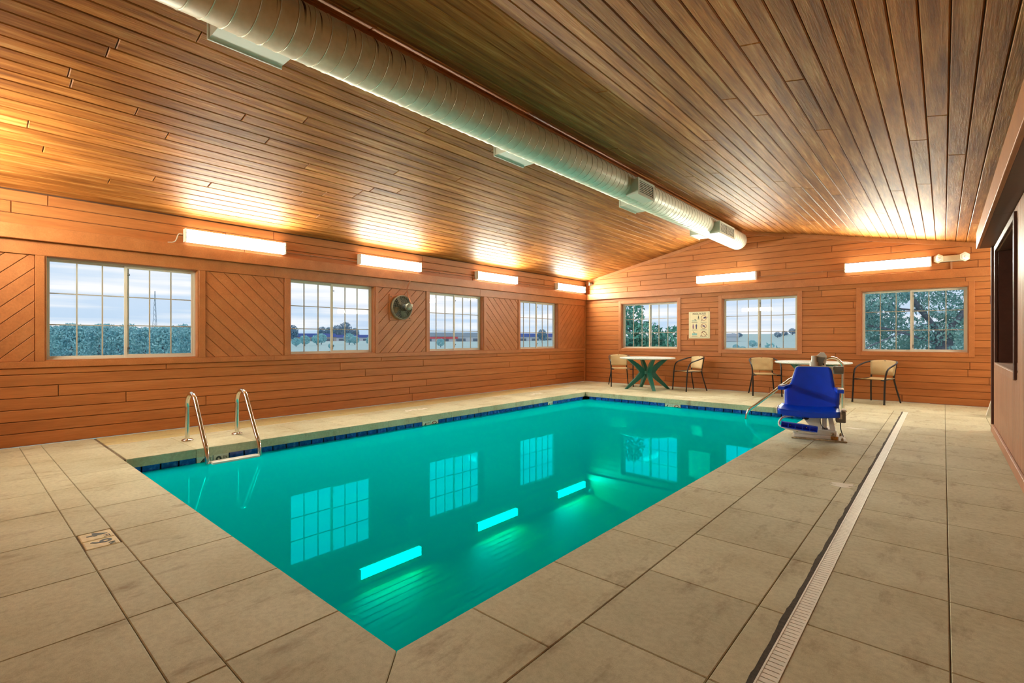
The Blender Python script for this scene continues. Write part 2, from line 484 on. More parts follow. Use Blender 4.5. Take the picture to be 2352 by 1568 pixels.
slabs_y(PX1, -1.058, [1.41, 1.97, 2.53, 3.09, 3.64, 4.21, 4.77, 5.33, 5.90, 6.47, 7.04, 7.61, 8.18, 8.75, 9.575])
AB = [YN, .47, 1.05, 1.62, 2.20, 2.78, 3.36, 3.96, 4.56, 5.11, 5.72, 6.30, 6.87, 7.44, 8.01, 8.58, 9.15, 9.575]
slabs_y(-1.058, -.575, AB)
slabs_y(-.575, -.472, AB)
CC = [YN, .44, 1.02, 1.60, 2.18, 2.76, 3.34, 3.91, 4.49, 5.08, 5.67, 6.26, 6.83, 7.40, 7.97, 8.54, 9.11, 9.575]
slabs_y(-.400, .018, CC)
slabs_y(.018, XP, CC)
slabs_y(XP, XR, [YN, 2, 4, 6, 8.0, 8.8, 9.575])
slabs_x(PY1, 9.575, [PX0] + steps(-5.06, -1.458, .6)[0:])
slabs_x(9.585, YF, [XL, -6.5] + steps(-5.35, .02, 1.34) + [1.0, XR], 'deck_concrete')
MB().box(-6.507, -6.493, 1.06, 9.58, -.02, .0012).build('caulk_line', 'white_caulk', floor)
MB().box(-6.49, -.47, 9.573, 9.587, -.02, .0012).build('caulk_line', 'white_caulk', floor)
q = MB()
pts = []; y = YN
while y < 9.5: pts.append((y, -.472 - .004 * abs(sin(y * 5.1) + .6 * sin(y * 13.7)) - abs(rnd.gauss(0, .0018)) - (.002 if 1.2 < y < 4.6 else 0))); y += .03
vs = []; fs = []
for i, (y, x) in enumerate(pts):
    zt = .0012; vs += [(x, y, zt), (-.455, y, zt), (x, y, -.02), (-.455, y, -.02)]
    if i: k = 4 * i; fs += [(k - 4, k, k + 1, k - 3), (k - 2, k - 4 + 0, k - 0 - 4, k + 2)] if False else [(k - 4, k - 3, k + 1, k), (k - 2, k - 4, k, k + 2)]
q.add(vs, fs).build('sealant_strip', 'sealant', floor)

# slot drain: rails plus slats
drain = empty('slot_drain', (-.428, YN, 0)); tag(drain, 'long white slotted drain channel running through the concrete deck', 'drain')
L = 9.57 - YN
MB().box(-.030, -.024, 0, L, -.05, .002).build('edge_rail', 'drain_plastic', drain)
MB().box(.024, .030, 0, L, -.05, .002).build('edge_rail', 'drain_plastic', drain)
MB().box(-.024, .024, 0, L, -.06, -.05).build('channel', 'joint_dark', drain)
sl = MB().box(-.0238, .0238, -.0105, .0105, -.010, .001); sme = sl.mesh('slat'); sme.materials.append(MT['drain_plastic'])
pitch = .0255; nsl = int(L / pitch); rest = MB(); first = int(1.35 / pitch)
for i in range(nsl):
    yy = (i + .5) * pitch
    if first <= i < first + 200: link('slat', sme, drain, (0, yy, 0))
    else: rest.box(-.0238, .0238, yy - .0105, yy + .0105, -.010, .001)
tag(rest.build('far_slats', 'drain_plastic', drain), kind='stuff')

# depth tiles set in the deck
dt = empty('depth_tile', (-3.5, .537, 0)); tag(dt, 'mustard deck tile pair reading 4 FT 9 IN in the near left deck', 'depth marker')
for sx_, num, unit in ((-1, '4', 'FT'), (1, '9', 'IN')):
    tl = MB().rbox(sx_ * .072 - .069, sx_ * .072 + .069, -.072, .072, -.02, .001, .006).build('marker_tile', 'mustard_tile', dt)
    lettering(num, .125, Matrix.Translation((sx_ * .072 - .018, -.002, .0016)), 'ink_faded', tl, .002)
    lettering(unit, .040, Matrix.Translation((sx_ * .072 + .042, .038, .0016)), 'ink_faded', tl, .0)
MB().box(-3.65, -3.35, .460, .614, -.088, -.02).build('mortar_bed', 'deck_concrete', floor)
def worn_mark(cx_, cy_, sx_, sy_, rz, label):
    q = MB(); r2 = random.Random(int(cx_ * 100))
    for i in range(26):
        a, b_ = r2.uniform(-1, 1) * sx_, r2.uniform(-1, 1) * sy_
        n = 6; rr = r2.uniform(.012, .035)
        ring = [(a + rr * 2.0 * cos(2 * pi * j / n) * r2.uniform(.5, 1.2), b_ + rr * sin(2 * pi * j / n) * r2.uniform(.5, 1.2)) for j in range(n)]
        q.prism(ring, .0015 + i * .00002)
    o = q.build('worn_depth_mark', 'white_caulk', None, (cx_, cy_, 0)); o.rotation_euler.z = rz
    tag(o, label, 'floor marking')
worn_mark(-6.19, 4.78, .03, .20, 0, 'worn white depth marking on the left coping opposite the wall fan')
worn_mark(-6.19, 7.80, .02, .16, 0, 'small worn white depth marking on the left coping near the far corner')
worn_mark(-3.68, 9.20, .20, .03, 0, 'worn white depth marking on the far coping before the green table')
worn_mark(-.80, 7.35, .10, .04, 0, 'worn white depth marking on the deck behind the blue lift chair')
worn_mark(-.575, 4.42, .03, .05, 0, 'small white chalky chip beside the slot drain on the right deck')

# ------------------------------------------------------------------ pool
pool = empty('swimming_pool', ((BX0 + BX1) / 2, (BY0 + BY1) / 2, -1.5)); tag(pool, 'rectangular indoor swimming pool basin with a band of blue tiles', 'pool')
PO = Vector(pool.location)
ZB = -1.5
def pm(mb, name, mat, parent=pool):
    mb.v = [tuple(Vector(p) - PO) for p in mb.v]; return mb.build(name, mat, parent)
pm(MB().box(BX0, BX1, BY0, BY1, ZB - .05, ZB), 'basin_floor', 'plaster')
for a in ((BX0 - .1, BX0, BY0 - .1, BY1 + .1), (BX1, BX1 + .1, BY0 - .1, BY1 + .1), (BX0, BX1, BY0 - .1, BY0), (BX0, BX1, BY1, BY1 + .1)):
    pm(MB().box(*a, ZB, -.31), 'basin_wall', 'plaster')
    pm(MB().box(*a, -.31, -.0885), 'grout_band', 'grout')
# curved entry steps in the far right corner
for k, (rr, zt) in enumerate(((1.25, -.40), (.95, -.70 + .30), (1.55, -.72))):
    if k == 1: rr, zt = .90, -.26
    P = [(BX1, BY1)] + [(BX1 - rr * cos(a * pi / 2 / 16), BY1 - rr * sin(a * pi / 2 / 16)) for a in range(17)]
    pm(MB().prism(P, zt - ZB, Matrix.Translation((0, 0, ZB))), 'step', 'plaster')
tile_w = .150
tm = MB().rbox(-.069, .069, -.006, 0, -.0715, .0715, .004).mesh('tile'); tm.materials.append(MT['blue_tile'])
mkt = MB().rbox(-.0725, .0725, -.0065, 0, -.0725, .0725, .003).mesh('marker_tile'); mkt.materials.append(MT['marker_tile'])
def set_tile(x, y, rz, marker=None):
    o = link('marker_tile' if marker else 'tile', mkt if marker else tm, pool, Vector((x, y, -.0835 - .0725)) - PO)
    o.rotation_euler.z = rz
    if marker:
        Mx = frame((0, -.0068, 0), (1, 0, 0), (0, 0, 1))
        if marker[0] == 'nodive':
            q = MB().tube(arc((0, -.007, 0), .050, 0, 2 * pi, 24, (1, 0, 0), (0, 0, 1))[:-1], .005, 6, closed=True)
            q.tube([(-.036, -.007, .036), (.036, -.007, -.036)], .0045, 6)
            q.build('no_diving_ring', 'ink_red', o)
            MB().tube([(-.03, -.0068, -.01), (.0, -.0068, .008), (.032, -.0068, .02)], .007, 6).tube([(-.035, -.0068, -.02), (.035, -.0068, -.02)], .003, 6).build('diver_pictogram', 'ink', o)
        else:
            lettering(marker[0], .115, Mx @ Matrix.Translation((-.022, 0, 0)), 'ink', o, .003)
            lettering(marker[1], .042, Mx @ Matrix.Translation((.040, .030, 0)), 'ink', o)
    return o
marks_l = {4: ('4', 'FT'), 5: ('9', 'IN'), 23: ('4', 'FT'), 24: ('nodive',), 43: ('6', 'IN')}
nl = int((BY1 - BY0 - .01) / tile_w)
for i in range(nl + 1):
    y = 1.025 + tile_w * (i + .5)
    if y + .07 > BY1: break
    set_tile(BX0, y, pi / 2, marks_l.get(i))
    set_tile(BX1, y, -pi / 2)
marks_f = {11: ('6', 'FT'), 12: ('nodive',)}
for i in range(int((BX1 - BX0) / tile_w)):
    x = BX0 + .10 + tile_w * (i + .5)
    if x + .07 > BX1: break
    set_tile(x, BY1, 0, marks_f.get(i)); set_tile(x, BY0, pi)
water = MB().box(BX0 + .007, BX1 - .007, BY0 + .007, BY1 - .007, ZW, ZW)
water = MB().add([(BX0 + .0065, BY0 + .0065, ZW), (BX1 - .0065, BY0 + .0065, ZW), (BX1 - .0065, BY1 - .0065, ZW), (BX0 + .0065, BY1 - .0065, ZW)], [(0, 1, 2, 3)]).build('pool_water', 'pool_water')
tag(water, 'still turquoise water filling the swimming pool', 'water', kind='stuff')

# ------------------------------------------------------------------ left wall
wl = MB()
wl.box(XL - .16, XL - .016, YN - .1, YF + .16, 0, WZ0 - .002)
wl.box(XL - .16, XL - .016, YN - .1, YF + .16, WZ1, 2.70)
ye = [YN - .1] + [v for a in WIN_L for v in a] + [YF + .16]
for i in range(0, len(ye), 2): wl.box(XL - .16, XL - .016, ye[i], ye[i + 1], WZ0 - .002, WZ1)
wall_left = wl.build('wall_left', 'brown_backing'); tag(wall_left, 'rust brown wood clad wall with four windows', kind='structure')
ML = frame((XL, 0, 0), (0, 1, 0), (0, 0, 1))       # u = +Y, v = +Z, normal = +X
def row_pieces(u0, u1, v0, v1, M, parent, mat, seed, name='siding_board', holes=(), maxlen=3.4, t=.0155, upper=None):
    r2 = random.Random(seed)
    cuts = []; u = u0 + r2.uniform(.8, maxlen)
    while u < u1 - .6: cuts.append(u); u += r2.uniform(1.6, maxlen)
    es = [u0] + cuts + [u1]
    for a, b_ in zip(es[:-1], es[1:]):
        segs = [(a, b_, v0, v1)]
        for h0, h1, hz0, hz1 in holes:
            ns = []
            for (p, q_, lo, hi) in segs:
                if h1 <= p or h0 >= q_ or hz0 >= hi or hz1 <= lo: ns.append((p, q_, lo, hi)); continue
                if p < h0: ns.append((p, h0, lo, hi))
                if q_ > h1: ns.append((h1, q_, lo, hi))
                m0, m1_ = max(p, h0), min(q_, h1)
                if lo < hz0: ns.append((m0, m1_, lo, hz0))
                if hi > hz1: ns.append((m0, m1_, hz1, hi))
            segs = ns
        for (p, q_, lo, hi) in segs:
            poly = rect(p, q_, lo, hi)
            if upper: 
                for (nx, ny, d) in upper: poly = clip(poly, nx, ny, d) if len(poly) >= 3 else poly
            polyboard(name, poly, M, t, mat, parent, .0026, .005)
zr = [0, .135, .255, .375, .495, .615, .735, .803]
for i in range(len(zr) - 1): row_pieces(YN, YF, zr[i], zr[i + 1], ML, wall_left, 'siding_along_y', 10 + i, maxlen=4.6)
zr = [2.268, 2.385, 2.505, 2.618]
for i in range(3): row_pieces(YN, YF, zr[i], zr[i + 1], ML, wall_left, 'siding_along_y', 30 + i, maxlen=5)
panels = [(YN, .575, 1), (2.145, 3.15, -1), (4.705, 5.715, 1), (7.285, 8.295, -1), (9.86, 10.97, 1)]
MLp = frame((XL - .004, 0, 0), (0, 1, 0), (0, 0, 1))
for (u0, u1, d) in panels:
    v0, v1 = .868, 1.976; pw = .122; s2 = sqrt(.5)
    nx, ny = (-s2, s2) if d > 0 else (s2, s2)      # normal of the strips
    lo = min(nx * u + ny * v for u in (u0, u1) for v in (v0, v1)); hi = max(nx * u + ny * v for u in (u0, u1) for v in (v0, v1))
    k = lo - .04
    while k < hi:
        P = clip(clip(rect(u0, u1, v0, v1), nx, ny, k + pw), -nx, -ny, -k)
        polyboard('diagonal_board', P, MLp, .0115, 'siding_diagonal', wall_left, .0022, .0035)
        k += pw
MLt = frame((XL + .012, 0, 0), (0, 1, 0), (0, 0, 1))
def lboard(u0, u1, v0, v1, name='trim_board'): polyboard(name, rect(u0, u1, v0, v1), MLt, .0275, 'trim_paint', wall_left, .0006, .003)
for a, b_ in ((.575, .65), (2.07, 2.145), (3.15, 3.23), (4.645, 4.705), (5.715, 5.79), (7.21, 7.285), (8.295, 8.37), (9.80, 9.86), (10.97, YF - .016)):
    lboard(a, b_, WZ0, 1.976, 'stud_trim')
lboard(10.97, YF - .016, 0, .80, 'stud_trim')
for a, b_ in ((YN, 3.0), (3.0, 7.1), (7.1, YF - .016)):
    lboard(a, b_, .803, WZ0, 'rail_trim'); lboard(a, b_, 1.976, 2.122, 'rail_trim')
# ------------------------------------------------------------------ far wall
wf = MB()
XF0, XF1 = XL - .16, XR + .16
wf.box(XL - .016, XF1, YF + .016, YF + .16, 0, WZ0 - .002)
xe = [XL - .016] + [v for a in WIN_F for v in a] + [XF1]
for i in range(0, len(xe), 2): wf.box(xe[i], xe[i + 1], YF + .016, YF + .16, WZ0 - .002, WZ1)
MFW = frame((0, YF, 0), (1, 0, 0), (0, 0, 1))       # u = +X, v = +Z, normal = -Y
top = [(XL - .016, WZ1), (XF1, WZ1), (XF1, zceil(XF1) + .02), (XRIDGE, ZRIDGE + .02), (XL - .016, zceil(XL) + .02)]
wf.prism(top, -.144, MFW @ Matrix.Translation((0, 0, -.016)))
wall_far = wf.build('wall_far', 'brown_backing'); tag(wall_far, 'rust brown gable wall with horizontal siding and three windows', kind='structure')
holes = [(a, b_, WZ0, WZ1) for a, b_ in WIN_F]
gl_l = (-SL, 1, ZRIDGE - SL * XRIDGE); gl_r = (SR, 1, ZRIDGE + SR * XRIDGE)
z = 0; i = 0
while z < ZRIDGE:
    row_pieces(XL, XR, z, z + .12, MFW, wall_far, 'siding_along_x', 60 + i, holes=holes, maxlen=3.6, upper=(gl_l, gl_r))
    z += .12; i += 1
MFT = frame((0, YF - .012, 0), (1, 0, 0), (0, 0, 1))
def fboard(poly, name): polyboard(name, poly, MFT, .0118, 'trim_paint', wall_far, .0006, .003)
rk = .075
fboard([(XL + .0, zceil(XL)), (XL + .0, zceil(XL) - rk), (XRIDGE, ZRIDGE - rk), (XRIDGE, ZRIDGE)], 'rake_trim')
fboard([(XRIDGE, ZRIDGE), (XRIDGE, ZRIDGE - rk), (XR, zceil(XR) - rk), (XR, zceil(XR))], 'rake_trim')
fboard(rect(XL + .013, XL + .06, 2.27, zceil(XL) - rk), 'stud_trim')
for a, b_ in WIN_F:
    fboard(rect(a - .075, a, WZ0 - .068, WZ1 + .075), 'casing'); fboard(rect(b_, b_ + .075, WZ0 - .068, WZ1 + .075), 'casing')
    fboard(rect(a, b_, WZ0 - .068, WZ0), 'casing'); fboard(rect(a, b_, WZ1, WZ1 + .075), 'casing')
# ledger beams
b1 = MB().rbox(XL + .0005, XL + .075, YN, YF, 2.122, 2.268, .004).build('trim_1', 'trim_paint'); tag(b1, 'painted ledger beam running along the left wall under the lights', kind='structure')
b2 = MB().rbox(XL + .076, XR, YF - .075, YF - .0005, 2.122, 2.268, .004).build('trim_2', 'trim_paint'); tag(b2, 'painted ledger beam running along the far wall under the lights', kind='structure')
# ------------------------------------------------------------------ near wall and far-right end wall (behind the camera / behind the partition)
wn = MB(); Mn = frame((0, YN, 0), (-1, 0, 0), (0, 0, 1))
wn.prism([(-XF1, 0), (-XF0, 0), (-XF0, zceil(XL)), (-XRIDGE, ZRIDGE + .02), (-XF1, zceil(XF1))], -.12, Mn)
tag(wn.build('wall_near', 'siding_along_x'), 'rust brown wall behind the viewer', kind='structure')
we = MB().box(XR, XR + .12, YN, YF + .16, 0, 2.5)
tag(we.build('wall_end', 'siding_along_y'), 'rust brown end wall behind the partition', kind='structure')
# ------------------------------------------------------------------ partition on the right
PE = 8.23; OY0, OY1, OZ0, OZ1 = 5.78, 7.72, .83, 2.085
wp = MB()
wp.box(XP + .014, XP + .15, YN, OY0, 0, 2.20); wp.box(XP + .014, XP + .15, OY1, PE, 0, 2.20)
wp.box(XP + .014, XP + .15, OY0, OY1, 0, OZ0); wp.box(XP + .014, XP + .15, OY0, OY1, OZ1, 2.20)
wall_right = wp.build('wall_right', 'dark_brown_paint'); tag(wall_right, 'pinkish brown grooved partition with a deep dark framed opening', kind='structure')
MP = frame((XP, 0, 0), (0, -1, 0), (0, 0, 1))       # u = -Y, normal = -X
u = -PE + .05
while u < -YN - .01:
    a, b_ = u, min(u + .104, -YN)
    segs = [(.0, 2.2)]
    if b_ > -OY1 and a < -OY0: segs = [(0, OZ0), (OZ1, 2.2)]
    for lo, hi in segs: polyboard('grooved_plank', rect(a, b_, lo, hi), MP, .0135, 'siding_upright', wall_right, .003, .004)
    u += .104
MPc = frame((XP - .02, 0, 0), (0, -1, 0), (0, 0, 1))
def pboard(u0, u1, v0, v1, mat, name, M=MPc, t=.0195): polyboard(name, rect(u0, u1, v0, v1), M, t, mat, wall_right, .0006, .003)
pboard(-OY1 - .05, -OY1, OZ0 - .06, OZ1 + .06, 'dark_brown_paint', 'casing'); pboard(-OY0, -OY0 + .06, OZ0 - .06, OZ1 + .06, 'dark_brown_paint', 'casing')
pboard(-OY1, -OY0, OZ1, OZ1 + .06, 'dark_brown_paint', 'casing'); pboard(-OY1, -OY0, OZ0 - .07, OZ0, 'siding_upright', 'casing')
MB().box(XP - .02, XP + .30, OY0, OY1, OZ0, OZ0 + .012).build('opening_sill', 'sill_paint', wall_right)
MB().box(XP + .1505, XP + .30, OY1, OY1 + .02, OZ0, OZ1).build('opening_jamb', 'dark_brown_paint', wall_right)
MB().box(XP + .1505, XP + .30, OY0 - .02, OY0, OZ0, OZ1).build('opening_jamb', 'dark_brown_paint', wall_right)
MB().box(XP + .1505, XP + .30, OY0, OY1, OZ1, OZ1 + .02).build('opening_head', 'dark_brown_paint', wall_right)
MB().box(XP + .30, XP + .32, OY0 - .02, OY1 + .02, OZ0 - .03, OZ1 + .03).build('opening_back_panel', 'dark_brown_paint', wall_right)
MB().rbox(XP - .022, XP + .16, PE, PE + .025, 0, 2.20, .004).build('corner_post', 'dark_brown_paint', wall_right)
MB().rbox(XP - .022, XP - .0005, PE - .05, PE, 0, 2.20, .004).build('corner_post', 'dark_brown_paint', wall_right)
bb = MB().rbox(XP - .022, XP - .001, YN, PE - .052, .001, .092, .004).build('baseboard_right', 'siding_upright'); tag(bb, 'pale pinkish baseboard along the grooved partition', kind='structure')
hd = empty('trim_3', (.30, YN, 2.2)); tag(hd, 'deep overhanging header on top of the right partition', kind='structure')
MB().rbox(0, .03, 0, PE + .02 - YN, .0, .20, .005).build('fascia_board', 'trim_paint', hd)
for k in range(4):
    Lh = (PE + .02 - YN) / 4
    MB().box(.03, .335, k * Lh + .002, (k + 1) * Lh - .002, .002, .03).build('soffit_board', 'dark_brown_paint', hd)
MB().box(.03, 2.0, 0, PE + .02 - YN, .1995, .22).build('header_cap', 'brown_backing', hd)
# ------------------------------------------------------------------ ceiling
cb = MB(); tb = .09
for xa, xb in ((XL - .02, XRIDGE), (XRIDGE, XR + .1)):
    za, zb = zceil(xa), zceil(xb); y0, y1 = YN - .1, YF + .2
    vs = [(xa, y0, za + .016), (xb, y0, zb + .016), (xb, y1, zb + .016), (xa, y1, za + .016)]
    vs += [(p[0], p[1], p[2] + tb) for p in vs]
    cb.add(vs, [(3, 2, 1, 0), (4, 5, 6, 7), (0, 1, 5, 4), (1, 2, 6, 5), (2, 3, 7, 6), (3, 0, 4, 7)])
ceiling = cb.build('ceiling', 'brown_backing'); tag(ceiling, 'vaulted ceiling of weathered brown tongue and groove planks', kind='structure')
for side in (-1, 1):
    if side < 0: Lr = (XRIDGE - XL) * sqrt(1 + SL * SL); V = Vector((-1, 0, -SL)).normalized()
    else: Lr = (XR - XRIDGE) * sqrt(1 + SR * SR); V = Vector((1, 0, -SR)).normalized()
    U = Vector((0, 1, 0))
    M = frame((XRIDGE, 0, ZRIDGE), U, V)
    if M.col[2].z > 0: M = frame((XRIDGE, 0, ZRIDGE), -U, V)
    n = int(Lr / .1275) + 1
    for k in range(n):
        v0, v1 = k * .1275, min((k + 1) * .1275, Lr)
        if v1 - v0 < .02: continue
        ua, ub = (YN, YF) if M.col[0].y > 0 else (-YF, -YN)
        r2 = random.Random(500 + k * 2 + side); hidden = side > 0 and k > 36
        cuts = [] if hidden else sorted(r2.uniform(ua + .8, ub - .8) for _ in range(2 if k % 3 else 3))
        cuts = [c_ for i_, c_ in enumerate(cuts) if i_ == 0 or c_ - cuts[i_ - 1] > .7]
        es = [ua] + cuts + [ub]
        for a, b_ in zip(es[:-1], es[1:]):
            polyboard('plank', rect(a, b_, v0, v1), M, .0155, 'ceiling_wood', ceiling, .0022, .006)
MB().prism([(-.12, -.028), (0, 0), (.12, -.026), (.12, -.05), (-.12, -.05)], YF - YN, Matrix(((1, 0, 0, XRIDGE), (0, 0, -1, YF), (0, 1, 0, ZRIDGE), (0, 0, 0, 1)))).build('ridge_trim', 'ceiling_wood', ceiling)

# ------------------------------------------------------------------ windows (local: x right, y outwards, z up, origin bottom centre of the opening)
def make_window(Wd):
    h = WZ1 - WZ0; hw = Wd / 2
    root = empty('window_1')  # numbered by the caller
    rv = MB()
    rv.box(-hw + .0005, -hw + .012, .0, .155, .0005, h - .0005); rv.box(hw - .012, hw - .0005, .0, .155, .0005, h - .0005)
    rv.box(-hw + .012, hw - .012, 0, .155, h - .012, h - .0005); rv.box(-hw + .012, hw - .012, 0, .155, .0005, .012)
    rv.build('reveal', 'trim_paint', root)
    f = MB(); fw_ = .016; i0, i1 = -hw + .012, hw - .012; y0, y1 = .085, .150
    f.box(i0, i0 + fw_, y0, y1, .012, h - .012); f.box(i1 - fw_, i1, y0, y1, .012, h - .012)
    f.box(i0 + fw_, i1 - fw_, y0, y1, h - .012 - fw_, h - .012); f.box(i0 + fw_, i1 - fw_, y0, y1, .012, .012 + fw_)
    f.build('frame', 'vinyl', root)
    za, zb = .012 + fw_, h - .012 - fw_
    for side in (-1, 1):
        xa, xb = (i0 + fw_, .022) if side < 0 else (-.026, i1 - fw_)
        ya = .118 if side < 0 else .092; yb = ya + .022
        st = .020 if side < 0 else .028
        s_ = MB()
        s_.box(xa, xa + st, ya, yb, za, zb); s_.box(xb - st, xb, ya, yb, za, zb)
        s_.box(xa + st, xb - st, ya, yb, za, za + st); s_.box(xa + st, xb - st, ya, yb, zb - st, zb)
        so = s_.build('sash', 'vinyl', root)
        yc = (ya + yb) / 2
        MB().box(xa + st, xb - st, yc - .002, yc + .002, za + st, zb - st).build('pane', 'window_glass', so)
        for t in (1 / 3, 2 / 3):
            xm = xa + st + (xb - xa - 2 * st) * t; zm = za + st + (zb - za - 2 * st) * t
            MB().box(xm - .0065, xm + .0065, yc - .007, yc + .007, za + st, zb - st).build('muntin', 'muntin_grey', so)
            MB().box(xa + st, xb - st, yc - .006, yc + .006, zm - .0058, zm + .0058).build('muntin', 'muntin_grey', so)
        if side > 0:
            for zl in (za + .10, zb - .10):
                l_ = MB(); xl = xa + st + .001
                l_.box(xl, xl + .022, ya - .006, ya + .003, zl - .011, zl - .007).box(xl, xl + .022, ya - .006, ya + .003, zl + .007, zl + .011)
                l_.box(xl + .018, xl + .022, ya - .006, ya + .003, zl - .007, zl + .007).build('latch', 'black_plastic', so)
        else:
            MB().rbox(xb - .02, xb - .005, ya - .02, ya, za + .05, za + .10, .003).build('lock', 'grey_plastic', so)
    return root
WL = ['sliding window with dark trees beyond, largest in view at left', 'sliding window left of the wall fan, distant town beyond', 'sliding window right of the wall fan on the left wall', 'leftmost wall window nearest the far corner',
      'far wall window with leafy bush, nearest the corner', 'far wall window beside the pool rules sign showing open fields', 'far wall window filled by a large tree, nearest the partition']
proto = None
for i, (a, b_) in enumerate(WIN_L + WIN_F):
    wdw = make_window(b_ - a)
    wdw.name = 'window_%d' % (i + 1)
    if i < 4: wdw.location = (XL, (a + b_) / 2, WZ0); wdw.rotation_euler.z = pi / 2
    else: wdw.location = ((a + b_) / 2, YF, WZ0)
    tag(wdw, WL[i] if i != 3 else 'narrowest looking left wall window, nearest the far corner', kind='structure')

# ------------------------------------------------------------------ fluorescent lights (local: x along wall, -y into the room, z up, origin at wall, bottom)
def make_light():
    root = empty('fluorescent_light')
    MB().rbox(-.61, .61, -.035, 0, .012, .148, .004).build('housing', 'lamp_white', root)
    M = Matrix(((0, 0, 1, -.60), (1, 0, 0, 0), (0, 1, 0, 0), (0, 0, 0, 1)))
    MB().prism([(-.036, .0), (-.078, .003), (-.088, .012), (-.088, .148), (-.078, .157), (-.036, .16)], 1.20, M).build('diffuser_rim', 'lamp_diffuser_rim', root)
    MB().prism([(-.0882, .010), (-.0905, .012), (-.0905, .148), (-.0882, .150)], 1.20, M).build('diffuser', 'lamp_diffuser', root)
    for s in (-1, 1):
        x0 = -.618 if s < 0 else .6005
        c_ = MB().rbox(x0, x0 + .0175, -.098, 0, -.002, .162, .004).build('end_cap', 'lamp_white', root)
        for zz in (.05, .11):
            MB().lathe([(.004, 0), (.004, .003)], 8, Matrix.Translation((x0 + .009, -.098, zz)) @ Matrix.Rotation(pi / 2, 4, 'X')).build('screw', 'grey_plastic', c_)
    return root
lp = make_light(); used = [False]
LB = {0: 'glowing fluorescent wall light above the large left window, cord at its end', 1: 'glowing fluorescent wall light left of the fan, second along the left wall', 2: 'glowing fluorescent wall light right of the fan, third along the left wall',
      3: 'glowing fluorescent wall light tucked into the far left corner'}
def put_light(loc, rz, label):
    o = lp if not used[0] else copy_tree(lp)
    used[0] = True; o.location = loc; o.rotation_euler.z = rz
    tag(o, label, 'light', 'fluorescent lights mounted above the ledger beam'); return o
for i, yc in enumerate((2.517, 4.93, 7.57, 10.28)): put_light((XL, yc, 2.306), pi / 2, LB[i])
put_light((-3.53, YF, 2.345), 0, 'glowing fluorescent wall light on the far wall above the pool rules sign')
put_light((-.77, YF, 2.345), 0, 'glowing fluorescent wall light on the far wall beside the emergency lamps')
put_light((-6.0, YN, 2.30), pi, 'fluorescent wall light on the near wall close to the left corner')
put_light((XR, 9.9, 2.05), -pi / 2, 'added unseen fill light on the end wall behind the partition')  # added fixture, out of view, fills the recess with light

# conduits between the lights
def conduit(pts, r, label, mat='pipe_paint', clips=()):
    o = MB().tube(pts, r, 8).build('conduit', mat); 
    for c_ in clips: MB().rbox(c_[0] - .012, c_[0] + .012, c_[1] - .012, c_[1] + .012, c_[2] - .012, c_[2] + .012, .003).build('clip', mat, o)
    tag(o, label, 'conduit', 'thin painted conduits between the wall lights'); return o
for k, (a, b_) in enumerate(((3.14, 4.30), (5.56, 6.94), (8.20, 9.65))):
    conduit([(XL + .016, a, 2.345), (XL + .016, b_, 2.345)], .007, ['thin painted conduit left of the fan between the first two wall lights', 'thin painted conduit above the fan between second and third wall lights', 'thin painted conduit between the last two lights of the left wall'][k], clips=[(XL + .012, a + .35 * (b_ - a), 2.345)])
conduit([(-2.91, YF - .016, 2.40), (-1.40, YF - .016, 2.40)], .007, 'thin painted conduit between the two lights of the far wall', clips=[(-2.2, YF - .012, 2.40), (-1.75, YF - .012, 2.40)])
cd = MB().tube(smooth_path([(XL + .03, 1.885, 2.40), (XL + .03, 1.84, 2.40), (XL + .03, 1.825, 2.33), (XL + .035, 1.80, 2.285), (XL + .04, 1.73, 2.276)]), .006, 8).build('light_cord', 'vinyl'); tag(cd, 'short pale cord at the left end of the nearest wall light', 'cord')

